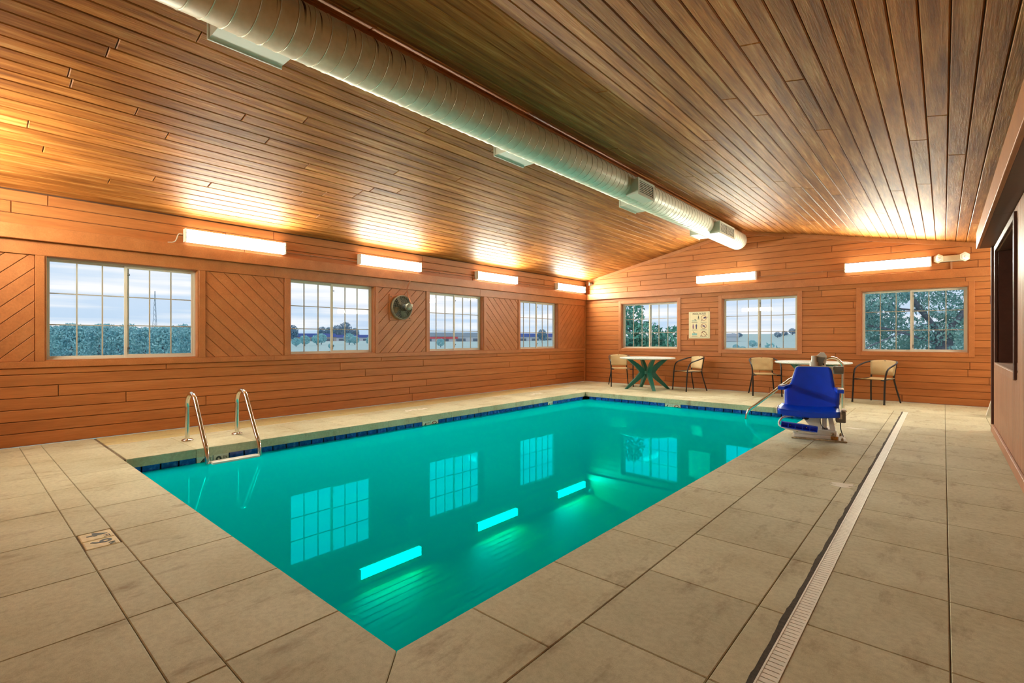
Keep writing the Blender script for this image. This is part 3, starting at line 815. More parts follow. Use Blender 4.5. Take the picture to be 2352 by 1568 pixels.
# ------------------------------------------------------------------ duct
DX, DZ, DR = -3.25, 3.165, .180
duct = empty('spiral_duct', (DX, YN, DZ)); tag(duct, 'long galvanised spiral duct with dark drip stains hung below the ridge', 'duct')
DL = 10.92 - YN
Md = Matrix.Rotation(-pi / 2, 4, 'X')
MB().lathe([(DR - .02, 0), (DR, 0), (DR, DL - .015), (DR - .015, DL), (.01, DL)], 48, Md).build('duct_tube', 'galvanised', duct)
hx = []; turns = int(DL / .112); nt_ = 40
for i in range(turns * nt_ + 1):
    a = 2 * pi * i / nt_; yy = .112 * i / nt_
    if yy > DL - .03: break
    hx.append((DR * cos(a), yy, DR * sin(a)))
MB().tube(hx, .0042, 5).build('spiral_seam', 'duct_seam', duct)
def register(y0, y1, side, x_out, z0, z1, columns=1):
    r_ = MB(); t = .012
    xi = side * .02 + 0
    xo = x_out - DX; za, zb = z0 - DZ, z1 - DZ; ya, yb = y0 - YN, y1 - YN
    xs = sorted((side * .10, xo))
    r_.box(xs[0], xs[1], ya, yb, za, za + .006).box(xs[0], xs[1], ya, yb, zb - .006, zb)
    r_.box(xs[0], xs[1], ya, ya + .006, za + .006, zb - .006).box(xs[0], xs[1], yb - .006, yb, za + .006, zb - .006)
    reg = r_.build('register_box', 'register_paint', duct)
    fr_ = MB(); xa, xb = sorted((xo, xo + side * .012)); bw = .030
    fr_.box(xa, xb, ya - .01, yb + .01, za - .01, za + bw - .01).box(xa, xb, ya - .01, yb + .01, zb - bw + .01, zb + .01)
    fr_.box(xa, xb, ya - .01, ya + bw, za + bw - .01, zb - bw + .01).box(xa, xb, yb - bw, yb + .01, za + bw - .01, zb - bw + .01)
    if columns == 2: fr_.box(xa, xb, (ya + yb) / 2 - .012, (ya + yb) / 2 + .012, za + bw - .01, zb - bw + .01)
    fr_.build('grille_frame', 'register_paint', reg)
    bx0, bx1 = sorted((xo - side * .05, xo - side * .045)); MB().box(bx0, bx1, ya + .006, yb - .006, za + .006, zb - .006).build('grille_dark', 'black_plastic', reg)
    nn = 7; zz0 = za + bw - .01; zz1 = zb - bw + .01
    for k in range(nn):
        zc = zz0 + (zz1 - zz0) * (k + .5) / nn
        MB().box(min(xo - side * .01, xo + side * .004), max(xo - side * .01, xo + side * .004), ya + bw, yb - bw, zc - .005, zc + .005).build('louver', 'register_paint', reg)
for a, b_ in ((1.11, 1.57), (3.83, 4.30), (6.53, 7.03), (9.23, 9.70)): register(a, b_, -1, -3.60, 3.065, 3.26)
register(5.87, 6.33, 1, -2.98, 2.99, 3.19); register(8.96, 9.75, 1, -2.98, 2.99, 3.19, 2)
for y in (2.8, 5.3, 8.05, 10.4): MB().tube([(0, y - YN, DR - .01), (0, y - YN, ZRIDGE - .05 - DZ)], .006, 6).build('hanger_rod', 'stainless', duct)

# ------------------------------------------------------------------ wall fan
fan = empty('wall_fan', (XL - .004, 5.145, 1.65), pi / 2); tag(fan, 'grey caged exhaust fan with motor on the diagonal boards', 'fan')
MB().rbox(-.225, .225, -.018, 0, -.225, .225, .004).build('mounting_plate', 'siding_diagonal', fan)
Mfan = Matrix.Rotation(pi / 2, 4, 'X')
MB().lathe([(.205, .018), (.212, .03), (.212, .075), (.196, .085), (.19, .075), (.19, .018)], 40, Mfan, close_ends=False).build('shroud', 'fan_metal', fan)
MB().lathe([(.19, .019), (.19, .022)], 32, Mfan).build('back_disc', 'fan_dark', fan)
for k in range(4):
    a = k * pi / 2 + .4
    Mb = Mfan @ Matrix.Rotation(a, 4, 'Z') @ Matrix.Translation((.10, 0, .05)) @ Matrix.Rotation(.45, 4, 'X')
    MB().prism([(-.07, -.03), (.08, -.06), (.085, .05), (-.07, .03)], .003, Mb).build('blade', 'fan_metal', fan)
MB().lathe([(.055, .045), (.06, .06), (.06, .15), (.05, .165), (.048, .23), (.04, .24), (.005, .242)], 24, Mfan).build('motor', 'fan_dark', fan)
MB().lathe([(.052, .205), (.058, .215), (.058, .26), (.048, .268), (.005, .27)], 20, Mfan).build('motor_cap', 'fan_metal', fan)
g_ = MB()
for k in range(28):
    a = 2 * pi * k / 28
    g_.tube([(r * cos(a), -z_, r * sin(a)) for r, z_ in ((.198, .085), (.17, .105), (.12, .128), (.06, .145))], .0022, 5)
for r, z_ in ((.18, .099), (.155, .113), (.13, .125), (.105, .134), (.08, .141)):
    g_.tube([(r * cos(2 * pi * j / 36), -z_, r * sin(2 * pi * j / 36)) for j in range(36)], .0022, 5, closed=True)
g_.build('guard', 'fan_metal', fan)
for a in (-1, 1):
    for c_ in (-1, 1): MB().lathe([(.008, 0), (.008, .004), (.002, .006)], 8, Matrix.Translation((a * .195, -.018, c_ * .18)) @ Mfan).build('bolt', 'fan_dark', fan)
fc = MB().tube(smooth_path([(XL + .085, 5.30, 2.12), (XL + .075, 5.27, 2.06), (XL + .06, 5.25, 1.98), (XL + .09, 5.25, 1.86), (XL + .16, 5.24, 1.76), (XL + .21, 5.24, 1.70)]), .012, 10).build('flexible_conduit', 'orange_conduit')
MB().tube([(XL + .21, 5.24, 1.705), (XL + .212, 5.24, 1.66)], .015, 10).build('conduit_fitting', 'lamp_white', fc)
tag(fc, 'brown flexible conduit dropping from the beam to the wall fan', 'conduit')

# ------------------------------------------------------------------ pool rules sign
sg = empty('pool_rules_sign', (-4.11, YF - .0005, 1.12)); tag(sg, 'cream POOL RULES sign with pictograms between two far windows', 'sign')
MB().rbox(-.235, .235, -.010, 0, 0, .60, .003).build('panel', 'sign_panel', sg)
MS_ = frame((0, -.0105, 0), (1, 0, 0), (0, 0, 1))
for a in ((-.21, .21, .018, .021), (-.21, .21, .579, .582)): MB().box(a[0], a[1], -.0112, -.0100, a[2], a[3]).build('border_line', 'ink_faded', sg)
for a in (-.21, .207): MB().box(a, a + .003, -.0112, -.0100, .021, .579).build('border_line', 'ink_faded', sg)
lettering('POOL RULES', .052, MS_ @ Matrix.Translation((0, .548, 0)), 'ink', sg, .001)
def pict(shapes, mat, name):
    q = MB()
    for s_ in shapes:
        if s_[0] == 'disc': q.lathe([(s_[3], 0), (s_[3], .0008)], 14, MS_ @ Matrix.Translation((s_[1], s_[2], 0)))
        elif s_[0] == 'ring': q.tube([MS_ @ Vector((s_[1] + s_[3] * cos(2 * pi * j / 28), s_[2] + s_[3] * sin(2 * pi * j / 28), 0)) for j in range(28)], s_[4], 5, closed=True)
        elif s_[0] == 'line': q.tube([MS_ @ Vector((*p, 0)) for p in s_[1]], s_[2], 5)
        else: q.prism(s_[1], .0008, MS_)
    q.build(name, mat, sg)
XA, XB = -.105, .100
pict([('line', [(XA - .06, .40), (XA - .03, .41), (XA, .40), (XA + .03, .41), (XA + .05, .40)], .003), ('line', [(XA - .06, .388), (XA + .05, .388)], .003)], 'ink_teal', 'water_pictogram')
pict([('disc', XA + .01, .425, .010), ('poly', [(XA + .015, .40), (XA + .045, .40), (XA + .02, .42)]), ('disc', XA + .09, .505, .008), ('poly', [(XA + .078, .455), (XA + .102, .455), (XA + .098, .495), (XA + .082, .495)]), ('line', [(XA + .085, .455), (XA + .08, .425)], .004), ('line', [(XA + .095, .455), (XA + .10, .425)], .004)], 'ink', 'swimmer_pictogram')
for i, zc in enumerate((.455, .275, .10)):
    pict([('ring', XB, zc, .056, .0035), ('line', [(XB - .04, zc + (.04 if i else -.04)), (XB + .04, zc + (-.04 if i else .04))], .003)], 'ink_red', 'prohibition_ring')
pict([('disc', XB + .03, .47, .014), ('poly', [(XB - .01, .445), (XB + .04, .44), (XB + .05, .47), (XB, .475)]), ('line', [(XB + .05, .445), (XB + .085, .475)], .003), ('line', [(XB - .03, .41), (XB - .06, .385)], .003)], 'ink_navy', 'diver_pictogram')
pict([('poly', [(XB - .03, .27), (XB + .02, .255), (XB + .03, .28), (XB - .02, .30)]), ('disc', XB - .055, .275, .010), ('line', [(XB + .02, .26), (XB + .03, .225)], .005)], 'ink_navy', 'runner_pictogram')
pict([('poly', [(XB - .04, .125), (XB, .15), (XB + .04, .125), (XB + .03, .14), (XB, .165), (XB - .035, .14)]), ('line', [(XB + .05, .10), (XB + .085, .075)], .004), ('line', [(XB - .05, .075), (XB - .075, .045)], .004)], 'ink', 'play_pictogram')
pict([('disc', XA - .03, .318, .009), ('poly', [(XA - .045, .245), (XA - .015, .245), (XA - .02, .305), (XA - .04, .305)]), ('line', [(XA - .035, .245), (XA - .035, .215)], .004), ('line', [(XA - .025, .245), (XA - .025, .215)], .004)], 'ink_purple', 'woman_pictogram')
pict([('disc', XA + .04, .318, .009), ('poly', [(XA + .028, .25), (XA + .052, .25), (XA + .058, .305), (XA + .022, .305)]), ('line', [(XA + .035, .25), (XA + .035, .215)], .005), ('line', [(XA + .045, .25), (XA + .045, .215)], .005)], 'ink_navy', 'man_pictogram')
pict([('poly', [(XA - .055, .07), (XA + .055, .07), (XA + .055, .115), (XA - .055, .115)])], 'ink_teal', 'pool_pictogram')
pict([('disc', XA + .005, .125, .009), ('line', [(XA - .03, .155), (XA - .02, .12)], .003)], 'ink', 'bather_pictogram')
for xx in (XA + .0, XB):
    for zc in (.358, .188, .045): MB().box(xx - .065, xx + .065, -.0113, -.0100, zc - .003, zc + .003).build('caption_line', 'ink_faded', sg)

# ------------------------------------------------------------------ emergency light, corner floodlight
em_ = empty('emergency_light', (.10, YF - .0005, 2.40)); tag(em_, 'cream twin head emergency light beside the right far wall light', 'emergency light')
MB().rbox(-.15, .15, -.05, 0, .0, .105, .012).build('body', 'emergency_white', em_)
for s in (-1, 1):
    Mh = Matrix.Translation((s * .150, -.075, .055)) @ Matrix.Rotation(s * .5, 4, 'Z') @ Matrix.Rotation(pi / 2, 4, 'X') @ Matrix.Rotation(pi / 6, 4, 'Z')
    hd_ = MB().lathe([(.028, -.03), (.074, .02), (.080, .03), (.072, .036)], 6, Mh, smooth=False).build('lamp_head', 'emergency_white', em_)
    MB().lathe([(.066, .0365), (.054, .046), (.01, .052)], 6, Mh, smooth=False).build('lens', 'lamp_lens', hd_)
    MB().lathe([(.024, .050), (.016, .060)], 12, Mh).build('bulb', 'lamp_white', hd_)
MB().box(-.012, .012, -.018, 0, -.13, -.001).build('feed_conduit', 'pipe_paint', em_)
sp = empty('corner_spotlight', (-6.88, YF - .0005, 2.545)); tag(sp, 'small dark spotlight with dangling wires high in the far left corner', 'spotlight')
MB().lathe([(.012, 0), (.012, .05)], 10, Mfan).build('bracket', 'fan_dark', sp)
Mh = Matrix.Translation((-.03, -.07, 0)) @ Matrix.Rotation(-.7, 4, 'Z') @ Mfan
MB().lathe([(.025, -.04), (.045, .02), (.05, .04), (.042, .045), (.005, .03)], 16, Mh).build('lamp_head', 'fan_metal', sp)
MB().tube(smooth_path([(-.02, -.03, -.03), (.0, -.02, -.12), (.03, -.012, -.20), (.04, -.012, -.27)]), .003, 5).tube(smooth_path([(-.04, -.03, -.03), (-.02, -.02, -.14), (.0, -.012, -.27)]), .003, 5).build('wires', 'fan_dark', sp)

# ------------------------------------------------------------------ pool ladder
ld = empty('pool_ladder', (-6.17, 1.94, 0)); tag(ld, 'stainless steel pool ladder at the left pool edge', 'ladder')
for s in (-1, 1):
    y = s * .25
    P = [(0, y, .002), (0, y, .36)] + arc((.145, y, .375), .145, pi, pi * .16, 10, (1, 0, 0), (0, 0, 1))
    P += [(.40, y, .27), (.53, y, .09)]
    tail = smooth_path([(.53, y, .09), (.625, y, -.02), (.640, y, -.16)], 2)
    P += tail[1:] + [(.640, y, -1.15)]
    MB().tube(P, .0225, 12).build('rail', 'stainless', ld)
    MB().lathe([(.055, .001), (.058, .006), (.050, .016), (.026, .024)], 20, Matrix.Translation((0, y, 0))).build('flange', 'stainless', ld)
for z in (-.125, -.42, -.72):
    MB().rbox(.615, .715, -.225, .225, z - .03, z, .008).build('tread', 'white_metal', ld)

# ------------------------------------------------------------------ stair handrail
A = Vector((-1.15, 8.94, 0)); B = Vector((-2.32, 8.20, 0)); dv = (B - A).normalized(); Lh = (B - A).length
hr = empty('stair_handrail', A); tag(hr, 'stainless stair handrail arching from the deck into the water behind the lift', 'handrail')
P = [(0, 0, .002), (0, 0, .63)] + arc(dv * .16 + Vector((0, 0, .66)), .16, pi, pi * .30, 10, dv, (0, 0, 1))
P += [dv * (Lh * .55) + Vector((0, 0, .47))]
P += smooth_path([dv * (Lh - .16) + Vector((0, 0, .09)), dv * (Lh - .02) + Vector((0, 0, -.01)), dv * Lh + Vector((0, 0, -.14))], 2) + [dv * Lh + Vector((0, 0, -.395))]
MB().tube(P, .021, 12).build('rail', 'stainless', hr)
MB().lathe([(.05, .001), (.053, .006), (.045, .016), (.024, .022)], 20).build('flange', 'stainless', hr)

# ------------------------------------------------------------------ pool lift (local: x right, -y towards the viewer)
lf = empty('pool_lift', (-1.02, 6.215, 0), math.atan2(.09, .5)); tag(lf, 'blue seated pool lift on a white base at the pool edge', 'pool lift')
MB().rbox(-.257, .257, .0, .42, .001, .016, .004).build('base_plate', 'rust_metal', lf)
MB().rbox(-.235, .185, .025, .36, .016, .055, .006).build('base_foot', 'white_metal', lf)
bx = MB().rbox(-.245, .165, .035, .34, .055, .115, .008).build('base_box', 'white_metal', lf)
for x, z in ((-.205, .085), (.125, .075)): MB().lathe([(.016, 0), (.016, .008), (.008, .014)], 10, Matrix.Translation((x, .035, z)) @ Mfan).build('bolt', 'rust_metal', bx)
MB().rbox(-.13, -.085, .028, .036, .07, .108, .003).build('latch_plate', 'grey_plastic', bx)
MB().rbox(.11, .175, .018, .026, .018, .055, .004).build('rust_bracket', 'rust_patch', lf)
MB().lathe([(.012, .016), (.012, .03), (.006, .045)], 8, Matrix.Translation((.215, .03, 0))).build('anchor_bolt', 'rust_metal', lf)
MB().lathe([(.012, .016), (.012, .03), (.006, .045)], 8, Matrix.Translation((.215, .36, 0))).build('anchor_bolt', 'rust_metal', lf)
# posts
q = MB(); q.prism([(.085, .26), (.13, .26), (.165, .06), (.115, .06)][::-1], .10, frame((0, .05, 0), (1, 0, 0), (0, 0, 1)) @ Matrix.Scale(-1, 4, (0, 0, 1))); q.build('support_post', 'white_metal', lf)
q = MB(); q.prism([(-.16, .245), (.0, .30), (.03, .115), (-.06, .115)][::-1], .12, frame((0, .06, 0), (1, 0, 0), (0, 0, 1)) @ Matrix.Scale(-1, 4, (0, 0, 1))); q.build('support_plate', 'white_metal', lf)
MB().lathe([(.022, .10), (.022, .26)], 14, Matrix.Translation((.055, .09, 0))).build('actuator_tube', 'white_metal', lf)
MB().rbox(.03, .085, .06, .10, .10, .135, .006).build('actuator_foot', 'grey_plastic', lf)
MB().tube(smooth_path([(.02, .06, .27), (.015, .05, .20), (.03, .05, .15), (.06, .06, .12)]), .004, 6).build('actuator_cable', 'black_plastic', lf)
# mast behind the seat
MB().lathe([(.043, .016), (.043, .84), (.028, .84), (.028, .908), (.022, .910)], 20, Matrix.Translation((-.04, .36, 0))).build('mast', 'white_metal', lf)
q = MB(); q.prism([(-.02, .80), (.075, .79), (.085, .91), (.06, .95), (.025, .95), (-.02, .905)], .03, frame((0, .40, 0), (1, 0, 0), (0, 0, 1))); q.build('mast_bracket', 'white_metal', lf)
q = MB(); q.prism([(-.01, .80), (.03, .79), (.07, .89), (-.01, .895)], .006, frame((0, .364, 0), (1, 0, 0), (0, 0, 1))); q.build('bracket_plate', 'grey_plastic', lf)
MB().lathe([(.009, 0), (.009, .006)], 8, Matrix.Translation((.052, .37, .815)) @ Mfan).build('bolt', 'black_plastic', lf)
MB().rbox(.15, .25, .46, .58, .70, .79, .012).build('control_box', 'grey_plastic', lf)
MB().rbox(.09, .15, .44, .50, .745, .785, .006).build('control_arm', 'white_metal', lf)
MB().rbox(-.02, .10, .38, .46, .745, .785, .006).build('control_arm', 'white_metal', lf)
MB().rbox(-.075, .045, .22, .40, .24, .30, .008).build('seat_arm_beam', 'white_metal', lf)
# seat pan: curved shell
SX0, SX1 = -.385, .185; SXC = (SX0 + SX1) / 2; SW = (SX1 - SX0) / 2
def shell(fn, nu, nv, t, nvec):
    vs = []; fs = []
    for i in range(nu + 1):
        for j in range(nv + 1): vs.append(Vector(fn(i / nu, j / nv)))
    o = len(vs); nv_ = Vector(nvec)
    vs += [p + nv_ * t for p in vs]
    idx = lambda i, j: i * (nv + 1) + j
    for i in range(nu):
        for j in range(nv):
            a, b_, c_, d = idx(i, j), idx(i + 1, j), idx(i + 1, j + 1), idx(i, j + 1)
            fs.append((a, b_, c_, d)); fs.append((o + a, o + d, o + c_, o + b_))
    for i in range(nu):
        for j in (0, nv):
            a, b_ = idx(i, j), idx(i + 1, j); fs.append((a, o + a, o + b_, b_) if j == 0 else (b_, o + b_, o + a, a))
    for j in range(nv):
        for i in (0, nu):
            a, b_ = idx(i, j), idx(i, j + 1); fs.append((b_, o + b_, o + a, a) if i == 0 else (a, o + a, o + b_, b_))
    return MB().add(vs, fs, True)
def seat_fn(u, v):
    x = (u * 2 - 1); wv = 1.0 if v < .6 else 1.0 - .10 * (v - .6) / .4
    z = .322 + .022 * x * x + .018 * (v < .12) * 0 + .02 * v - .012 * sin(pi * v)
    return (SXC + x * SW * wv, -.16 + .38 * v, z)
seat = shell(seat_fn, 14, 10, .018, (0, 0, -1)).build('seat', 'blue_plastic', lf)
fl_ = shell(lambda u, v: (SXC + (u * 2 - 1) * SW, -.162 - .004 * sin(pi * v), .322 + .022 * (u * 2 - 1) ** 2 - .060 * v), 14, 4, .012, (0, 1, 0)); fl_.build('seat_lip', 'blue_plastic', seat)
for s in (-1, 1):
    xx = SXC + s * (SW + .002)
    MB().rbox(min(xx, xx + s * .012), max(xx, xx + s * .012), -.155, .20, .285, .345, .004).build('seat_edge_guard', 'white_metal', seat)
BLEFT = [(.305, -.330), (.53, -.330), (.56, -.295), (.60, -.268), (.75, -.226), (.775, -.215), (.787, -.195)]
BRIGHT = [(.305, .190), (.53, .200), (.56, .156), (.60, .150), (.75, .128), (.775, .116), (.787, .098)]
def interp(tab, z):
    for (z0, x0), (z1, x1) in zip(tab[:-1], tab[1:]):
        if z <= z1: return x0 + (x1 - x0) * max(0, (z - z0) / (z1 - z0))
    return tab[-1][1]
BZ = [.305, .34, .372, .41, .45, .49, .53, .545, .56, .58, .60, .65, .70, .75, .765, .775, .782, .787]
def backrest(scale, off, t, mat, name, parent):
    c0 = Vector((-.068, .58))
    def fn(u, v):
        k = v * (len(BZ) - 1); i0 = min(int(k), len(BZ) - 2); z = BZ[i0] + (BZ[i0 + 1] - BZ[i0]) * (k - i0)
        xl, xr = interp(BLEFT, z), interp(BRIGHT, z); x = xl + (xr - xl) * u
        xn = (x + .068) / .27
        y = .235 - .045 * min(1, xn * xn) + .10 * (z - .37) + off - .02 * max(0, (.47 - z) / .10) * (1 - min(1, xn * xn))
        return (c0.x + (x - c0.x) * scale, y, max(.376 if scale > 1 else 0, c0.y + (z - c0.y) * scale))
    return shell(fn, 12, len(BZ) - 1, t, (0, 1, 0)).build(name, mat, parent)
back = backrest(1.0, 0, .020, 'blue_plastic', 'backrest', lf)
backrest(1.035, .028, .010, 'white_metal', 'backrest_shell', back)
for s, x0, x1 in ((-1, -.385, -.275), (1, .145, .205)):
    arm = MB()
    if s < 0: arm.prism([(-.262, .20), (-.262, .24), (-.36, .16), (-.385, -.06), (-.385, -.12), (-.325, -.12), (-.315, -.02), (-.285, .16)][::-1], .035, Matrix.Translation((0, 0, .545)))
    else: arm.prism([(.15, .24), (.15, .20), (.165, -.02), (.165, -.12), (.222, -.12), (.228, .0), (.21, .20)], .035, Matrix.Translation((0, 0, .535)))
    ao = arm.build('armrest', 'blue_plastic', lf)
    if s < 0: MB().prism([(-.30, .15), (-.365, .13), (-.382, -.06), (-.350, -.06), (-.335, .02)], .008, Matrix.Translation((0, 0, .5805))).build('armrest_cap', 'white_metal', ao)
    else: MB().prism([(.170, -.11), (.222, -.11), (.225, .05), (.175, .05)], .008, Matrix.Translation((0, 0, .5705))).build('armrest_cap', 'white_metal', ao)
# foot rest: ribbed tray on a bent tube
fr_ = MB().tube(smooth_path([(-.11, -.05, .265), (-.32, -.09, .262), (-.375, -.19, .205), (-.36, -.24, .146), (-.04, -.24, .116)], 2), .011, 10).build('footrest_tube', 'white_metal', lf)
Mt = Matrix.Translation((-.345, -.215, .215)) @ Matrix.Rotation(.09, 4, 'Y')
tray = MB(); tray.box(0, .335, .0, .012, -.055, 0, Mt).box(0, .335, -.055, .0, -.006, 0, Mt).box(0, .335, -.055, 0, -.055, -.049, Mt)
tray = tray.build('footrest_tray', 'blue_plastic', lf)
for k in range(6): MB().box(k * .066, k * .066 + .006, -.055, 0, -.049, -.006, Mt).build('tray_rib', 'blue_plastic', tray)
for x in (.085, .235): MB().lathe([(.010, 0), (.010, .008), (.004, .012)], 10, Mt @ Matrix.Translation((x, .0, -.028)) @ Mfan).build('tray_bolt', 'stainless', tray)
MB().lathe([(.027, 0), (.027, .11)], 18, Matrix.Translation((-.115, -.10, .257)) @ Matrix.Rotation(-pi / 2, 4, 'X')).lathe([(.022, -.004), (.022, .0)], 18, Matrix.Translation((-.115, -.10, .257)) @ Matrix.Rotation(-pi / 2, 4, 'X')).build('hinge_tube', 'black_plastic', lf)
MB().rbox(-.09, -.035, -.09, .05, .243, .275, .005).build('hinge_block', 'white_metal', lf)
# battery box on the right
bt = MB().rbox(.158, .248, .03, .17, .205, .325, .010).build('battery_box', 'grey_plastic', lf)
MB().box(.185, .215, .0292, .0298, .245, .295).build('battery_label', 'lamp_white', bt)
MB().rbox(.215, .252, .06, .16, .325, .345, .005).build('battery_cap', 'white_metal', bt)
MB().tube(smooth_path([(.20, .06, .205), (.20, .05, .16), (.205, .045, .12), (.225, .03, .06)]), .005, 6).build('battery_cable', 'black_plastic', bt)

# ------------------------------------------------------------------ patio chairs (local: front = -y)
def make_chair():
    root = empty('patio_chair')
    loop = [(-.255, -.235, .006), (-.25, -.215, .30), (-.255, -.195, .50), (-.262, -.14, .605), (-.265, .0, .65), (-.25, .16, .695), (-.19, .245, .715), (-.10, .275, .72)]
    loop = loop + [(-x, y, z) for x, y, z in loop[::-1]]
    MB().tube(smooth_path(loop, 2), .0135, 10).build('arm_frame', 'chair_tube', root)
    for s in (-1, 1):
        MB().tube(smooth_path([(s * .195, .232, .70), (s * .185, .205, .55), (s * .18, .18, .42), (s * .195, .20, .30), (s * .235, .275, .006)], 2), .0125, 10).build('rear_leg', 'chair_tube', root)
        MB().lathe([(.016, 0), (.016, .02)], 10, Matrix.Translation((s * .255, -.235, 0))).build('foot_cap', 'black_plastic', root)
        MB().tube([(s * .25, -.212, .405), (s * .19, -.19, .405)], .011, 8).build('seat_bracket', 'chair_tube', root)
        MB().tube([(s * .19, -.19, .405), (s * .18, .18, .42)], .011, 8).build('seat_rail', 'chair_tube', root)
    MB().tube([(-.18, .18, .42), (.18, .18, .42)], .011, 8).build('seat_rail', 'chair_tube', root)
    shell(lambda u, v: ((u * 2 - 1) * .195, -.215 + .40 * v, .425 - .025 * sin(pi * v) * (1 - .3 * (u * 2 - 1) ** 2) + .008 * v), 8, 8, .006, (0, 0, -1)).build('seat', 'sling', root)
    def bk(u, v):
        x = (u * 2 - 1); wv = .185 + .025 * v
        return (x * wv, .183 + .085 * v - .055 * abs(x) ** 2.2 * v - .010 * abs(x), .475 + .262 * v - .02 * x * x * v)
    shell(bk, 10, 8, .008, (0, 1, 0)).build('backrest', 'sling', root)
    return root
ch = make_chair()
CH = [((-5.755, 10.46), (.30, -.37), 'tan sling chair left of the first green legged table, nearest the corner'),
      ((-4.13, 10.50), (-.285, -.41), 'tan sling chair right of the first green legged table under the sign'),
      ((-2.665, 10.62), (.22, -.45), 'tan sling chair seen left of the blue lift chair'),
      ((-.88, 10.59), (-.225, -.50), 'tan sling chair standing alone right of the blue lift chair')]
for i, (p, d, lb) in enumerate(CH):
    o = ch if i == 0 else copy_tree(ch)
    o.location = (p[0], p[1], 0); o.rotation_euler.z = math.atan2(d[1], d[0]) + pi / 2
    tag(o, lb, 'chair', 'tan sling patio chairs along the far wall')
# ------------------------------------------------------------------ tables
def make_table():
    root = empty('patio_table')
    MB().lathe([(.02, .672), (.50, .672), (.575, .668), (.598, .678), (.60, .690), (.592, .699), (.57, .702), (.02, .702)], 56).build('table_top', 'table_top', root)
    MB().lathe([(.02, .7022), (.02, .7030), (.014, .7032)], 16).build('umbrella_hole_plug', 'grey_plastic', root)
    for k in range(4):
        a = k * pi / 2 + pi / 4 + .02
        U = Vector((cos(a), sin(a), 0)); Wv = Vector((-sin(a), cos(a), 0))
        C_ = [(.44, .671, .030, .034), (.36, .62, .036, .036), (.24, .53, .046, .042), (.14, .43, .058, .045), (.105, .365, .068, .045), (.14, .31, .060, .044), (.24, .21, .046, .040), (.36, .105, .036, .036), (.47, .0, .030, .032)]
        vs = []; fs = []; n = len(C_)
        for i, (r_, z_, hh, hw_) in enumerate(C_):
            a0 = C_[max(i - 1, 0)]; a1 = C_[min(i + 1, n - 1)]
            t = Vector((a1[0] - a0[0], a1[1] - a0[1])).normalized(); nn = Vector((-t.y, t.x))
            if i in (0, n - 1): nn = Vector((1, 0)); 
            if nn.x < 0: nn = -nn
            for sgn_n, sgn_w in ((-1, -1), (-1, 1), (1, 1), (1, -1)):
                q2 = Vector((r_, z_)) + nn * sgn_n * hh
                vs.append(U * q2.x + Vector((0, 0, q2.y)) + Wv * sgn_w * hw_ * (.75 if sgn_n < 0 else 1))
        for i in range(n - 1):
            for j in range(4): fs.append((4 * i + j, 4 * i + (j + 1) % 4, 4 * i + 4 + (j + 1) % 4, 4 * i + 4 + j))
        fs += [(3, 2, 1, 0), (4 * n - 4, 4 * n - 3, 4 * n - 2, 4 * n - 1)]
        MB().add(vs, fs).build('leg', 'green_plastic', root)
    q = MB()
    for k in range(4):
        M = Matrix.Rotation(k * pi / 2 + .02, 4, 'Z'); q.box(.055, .075, -.08, .08, .335, .40, M)
    q.build('hub_ring', 'green_plastic', root)
    return root
tb_ = make_table(); tb_.location = (-4.95, 10.20, 0); tb_.rotation_euler.z = -.06
tag(tb_, 'round pale table on curved green legs under the first far window', 'table', 'round patio tables along the far wall')
t2 = copy_tree(tb_); t2.location = (-1.77, 10.20, 0); t2.rotation_euler.z = .25
tag(t2, 'round pale table mostly hidden behind the blue lift chair', 'table', 'round patio tables along the far wall')
# white folding floor sign just behind the partition corner
fs_ = empty('floor_sign', (.63, 9.80, 0)); tag(fs_, 'white folding floor sign peeking out behind the partition corner', 'floor sign')
for s in (-1, 1):
    Ms = Matrix.Translation((0, 0, 0)) @ Matrix.Rotation(.6, 4, 'Z') @ Matrix.Translation((0, s * .12, .002)) @ Matrix.Rotation(s * .22, 4, 'X')
    MB().prism([(-.13, 0), (.13, 0), (.08, .40), (-.08, .40)], .012, Ms @ frame((0, 0, 0), (1, 0, 0), (0, 0, 1))).build('sign_leaf', 'sign_white', fs_)
MB().rbox(-.05, .05, -.02, .02, .38, .43, .01, Matrix.Rotation(.6, 4, 'Z')).build('carry_handle', 'sign_white', fs_)

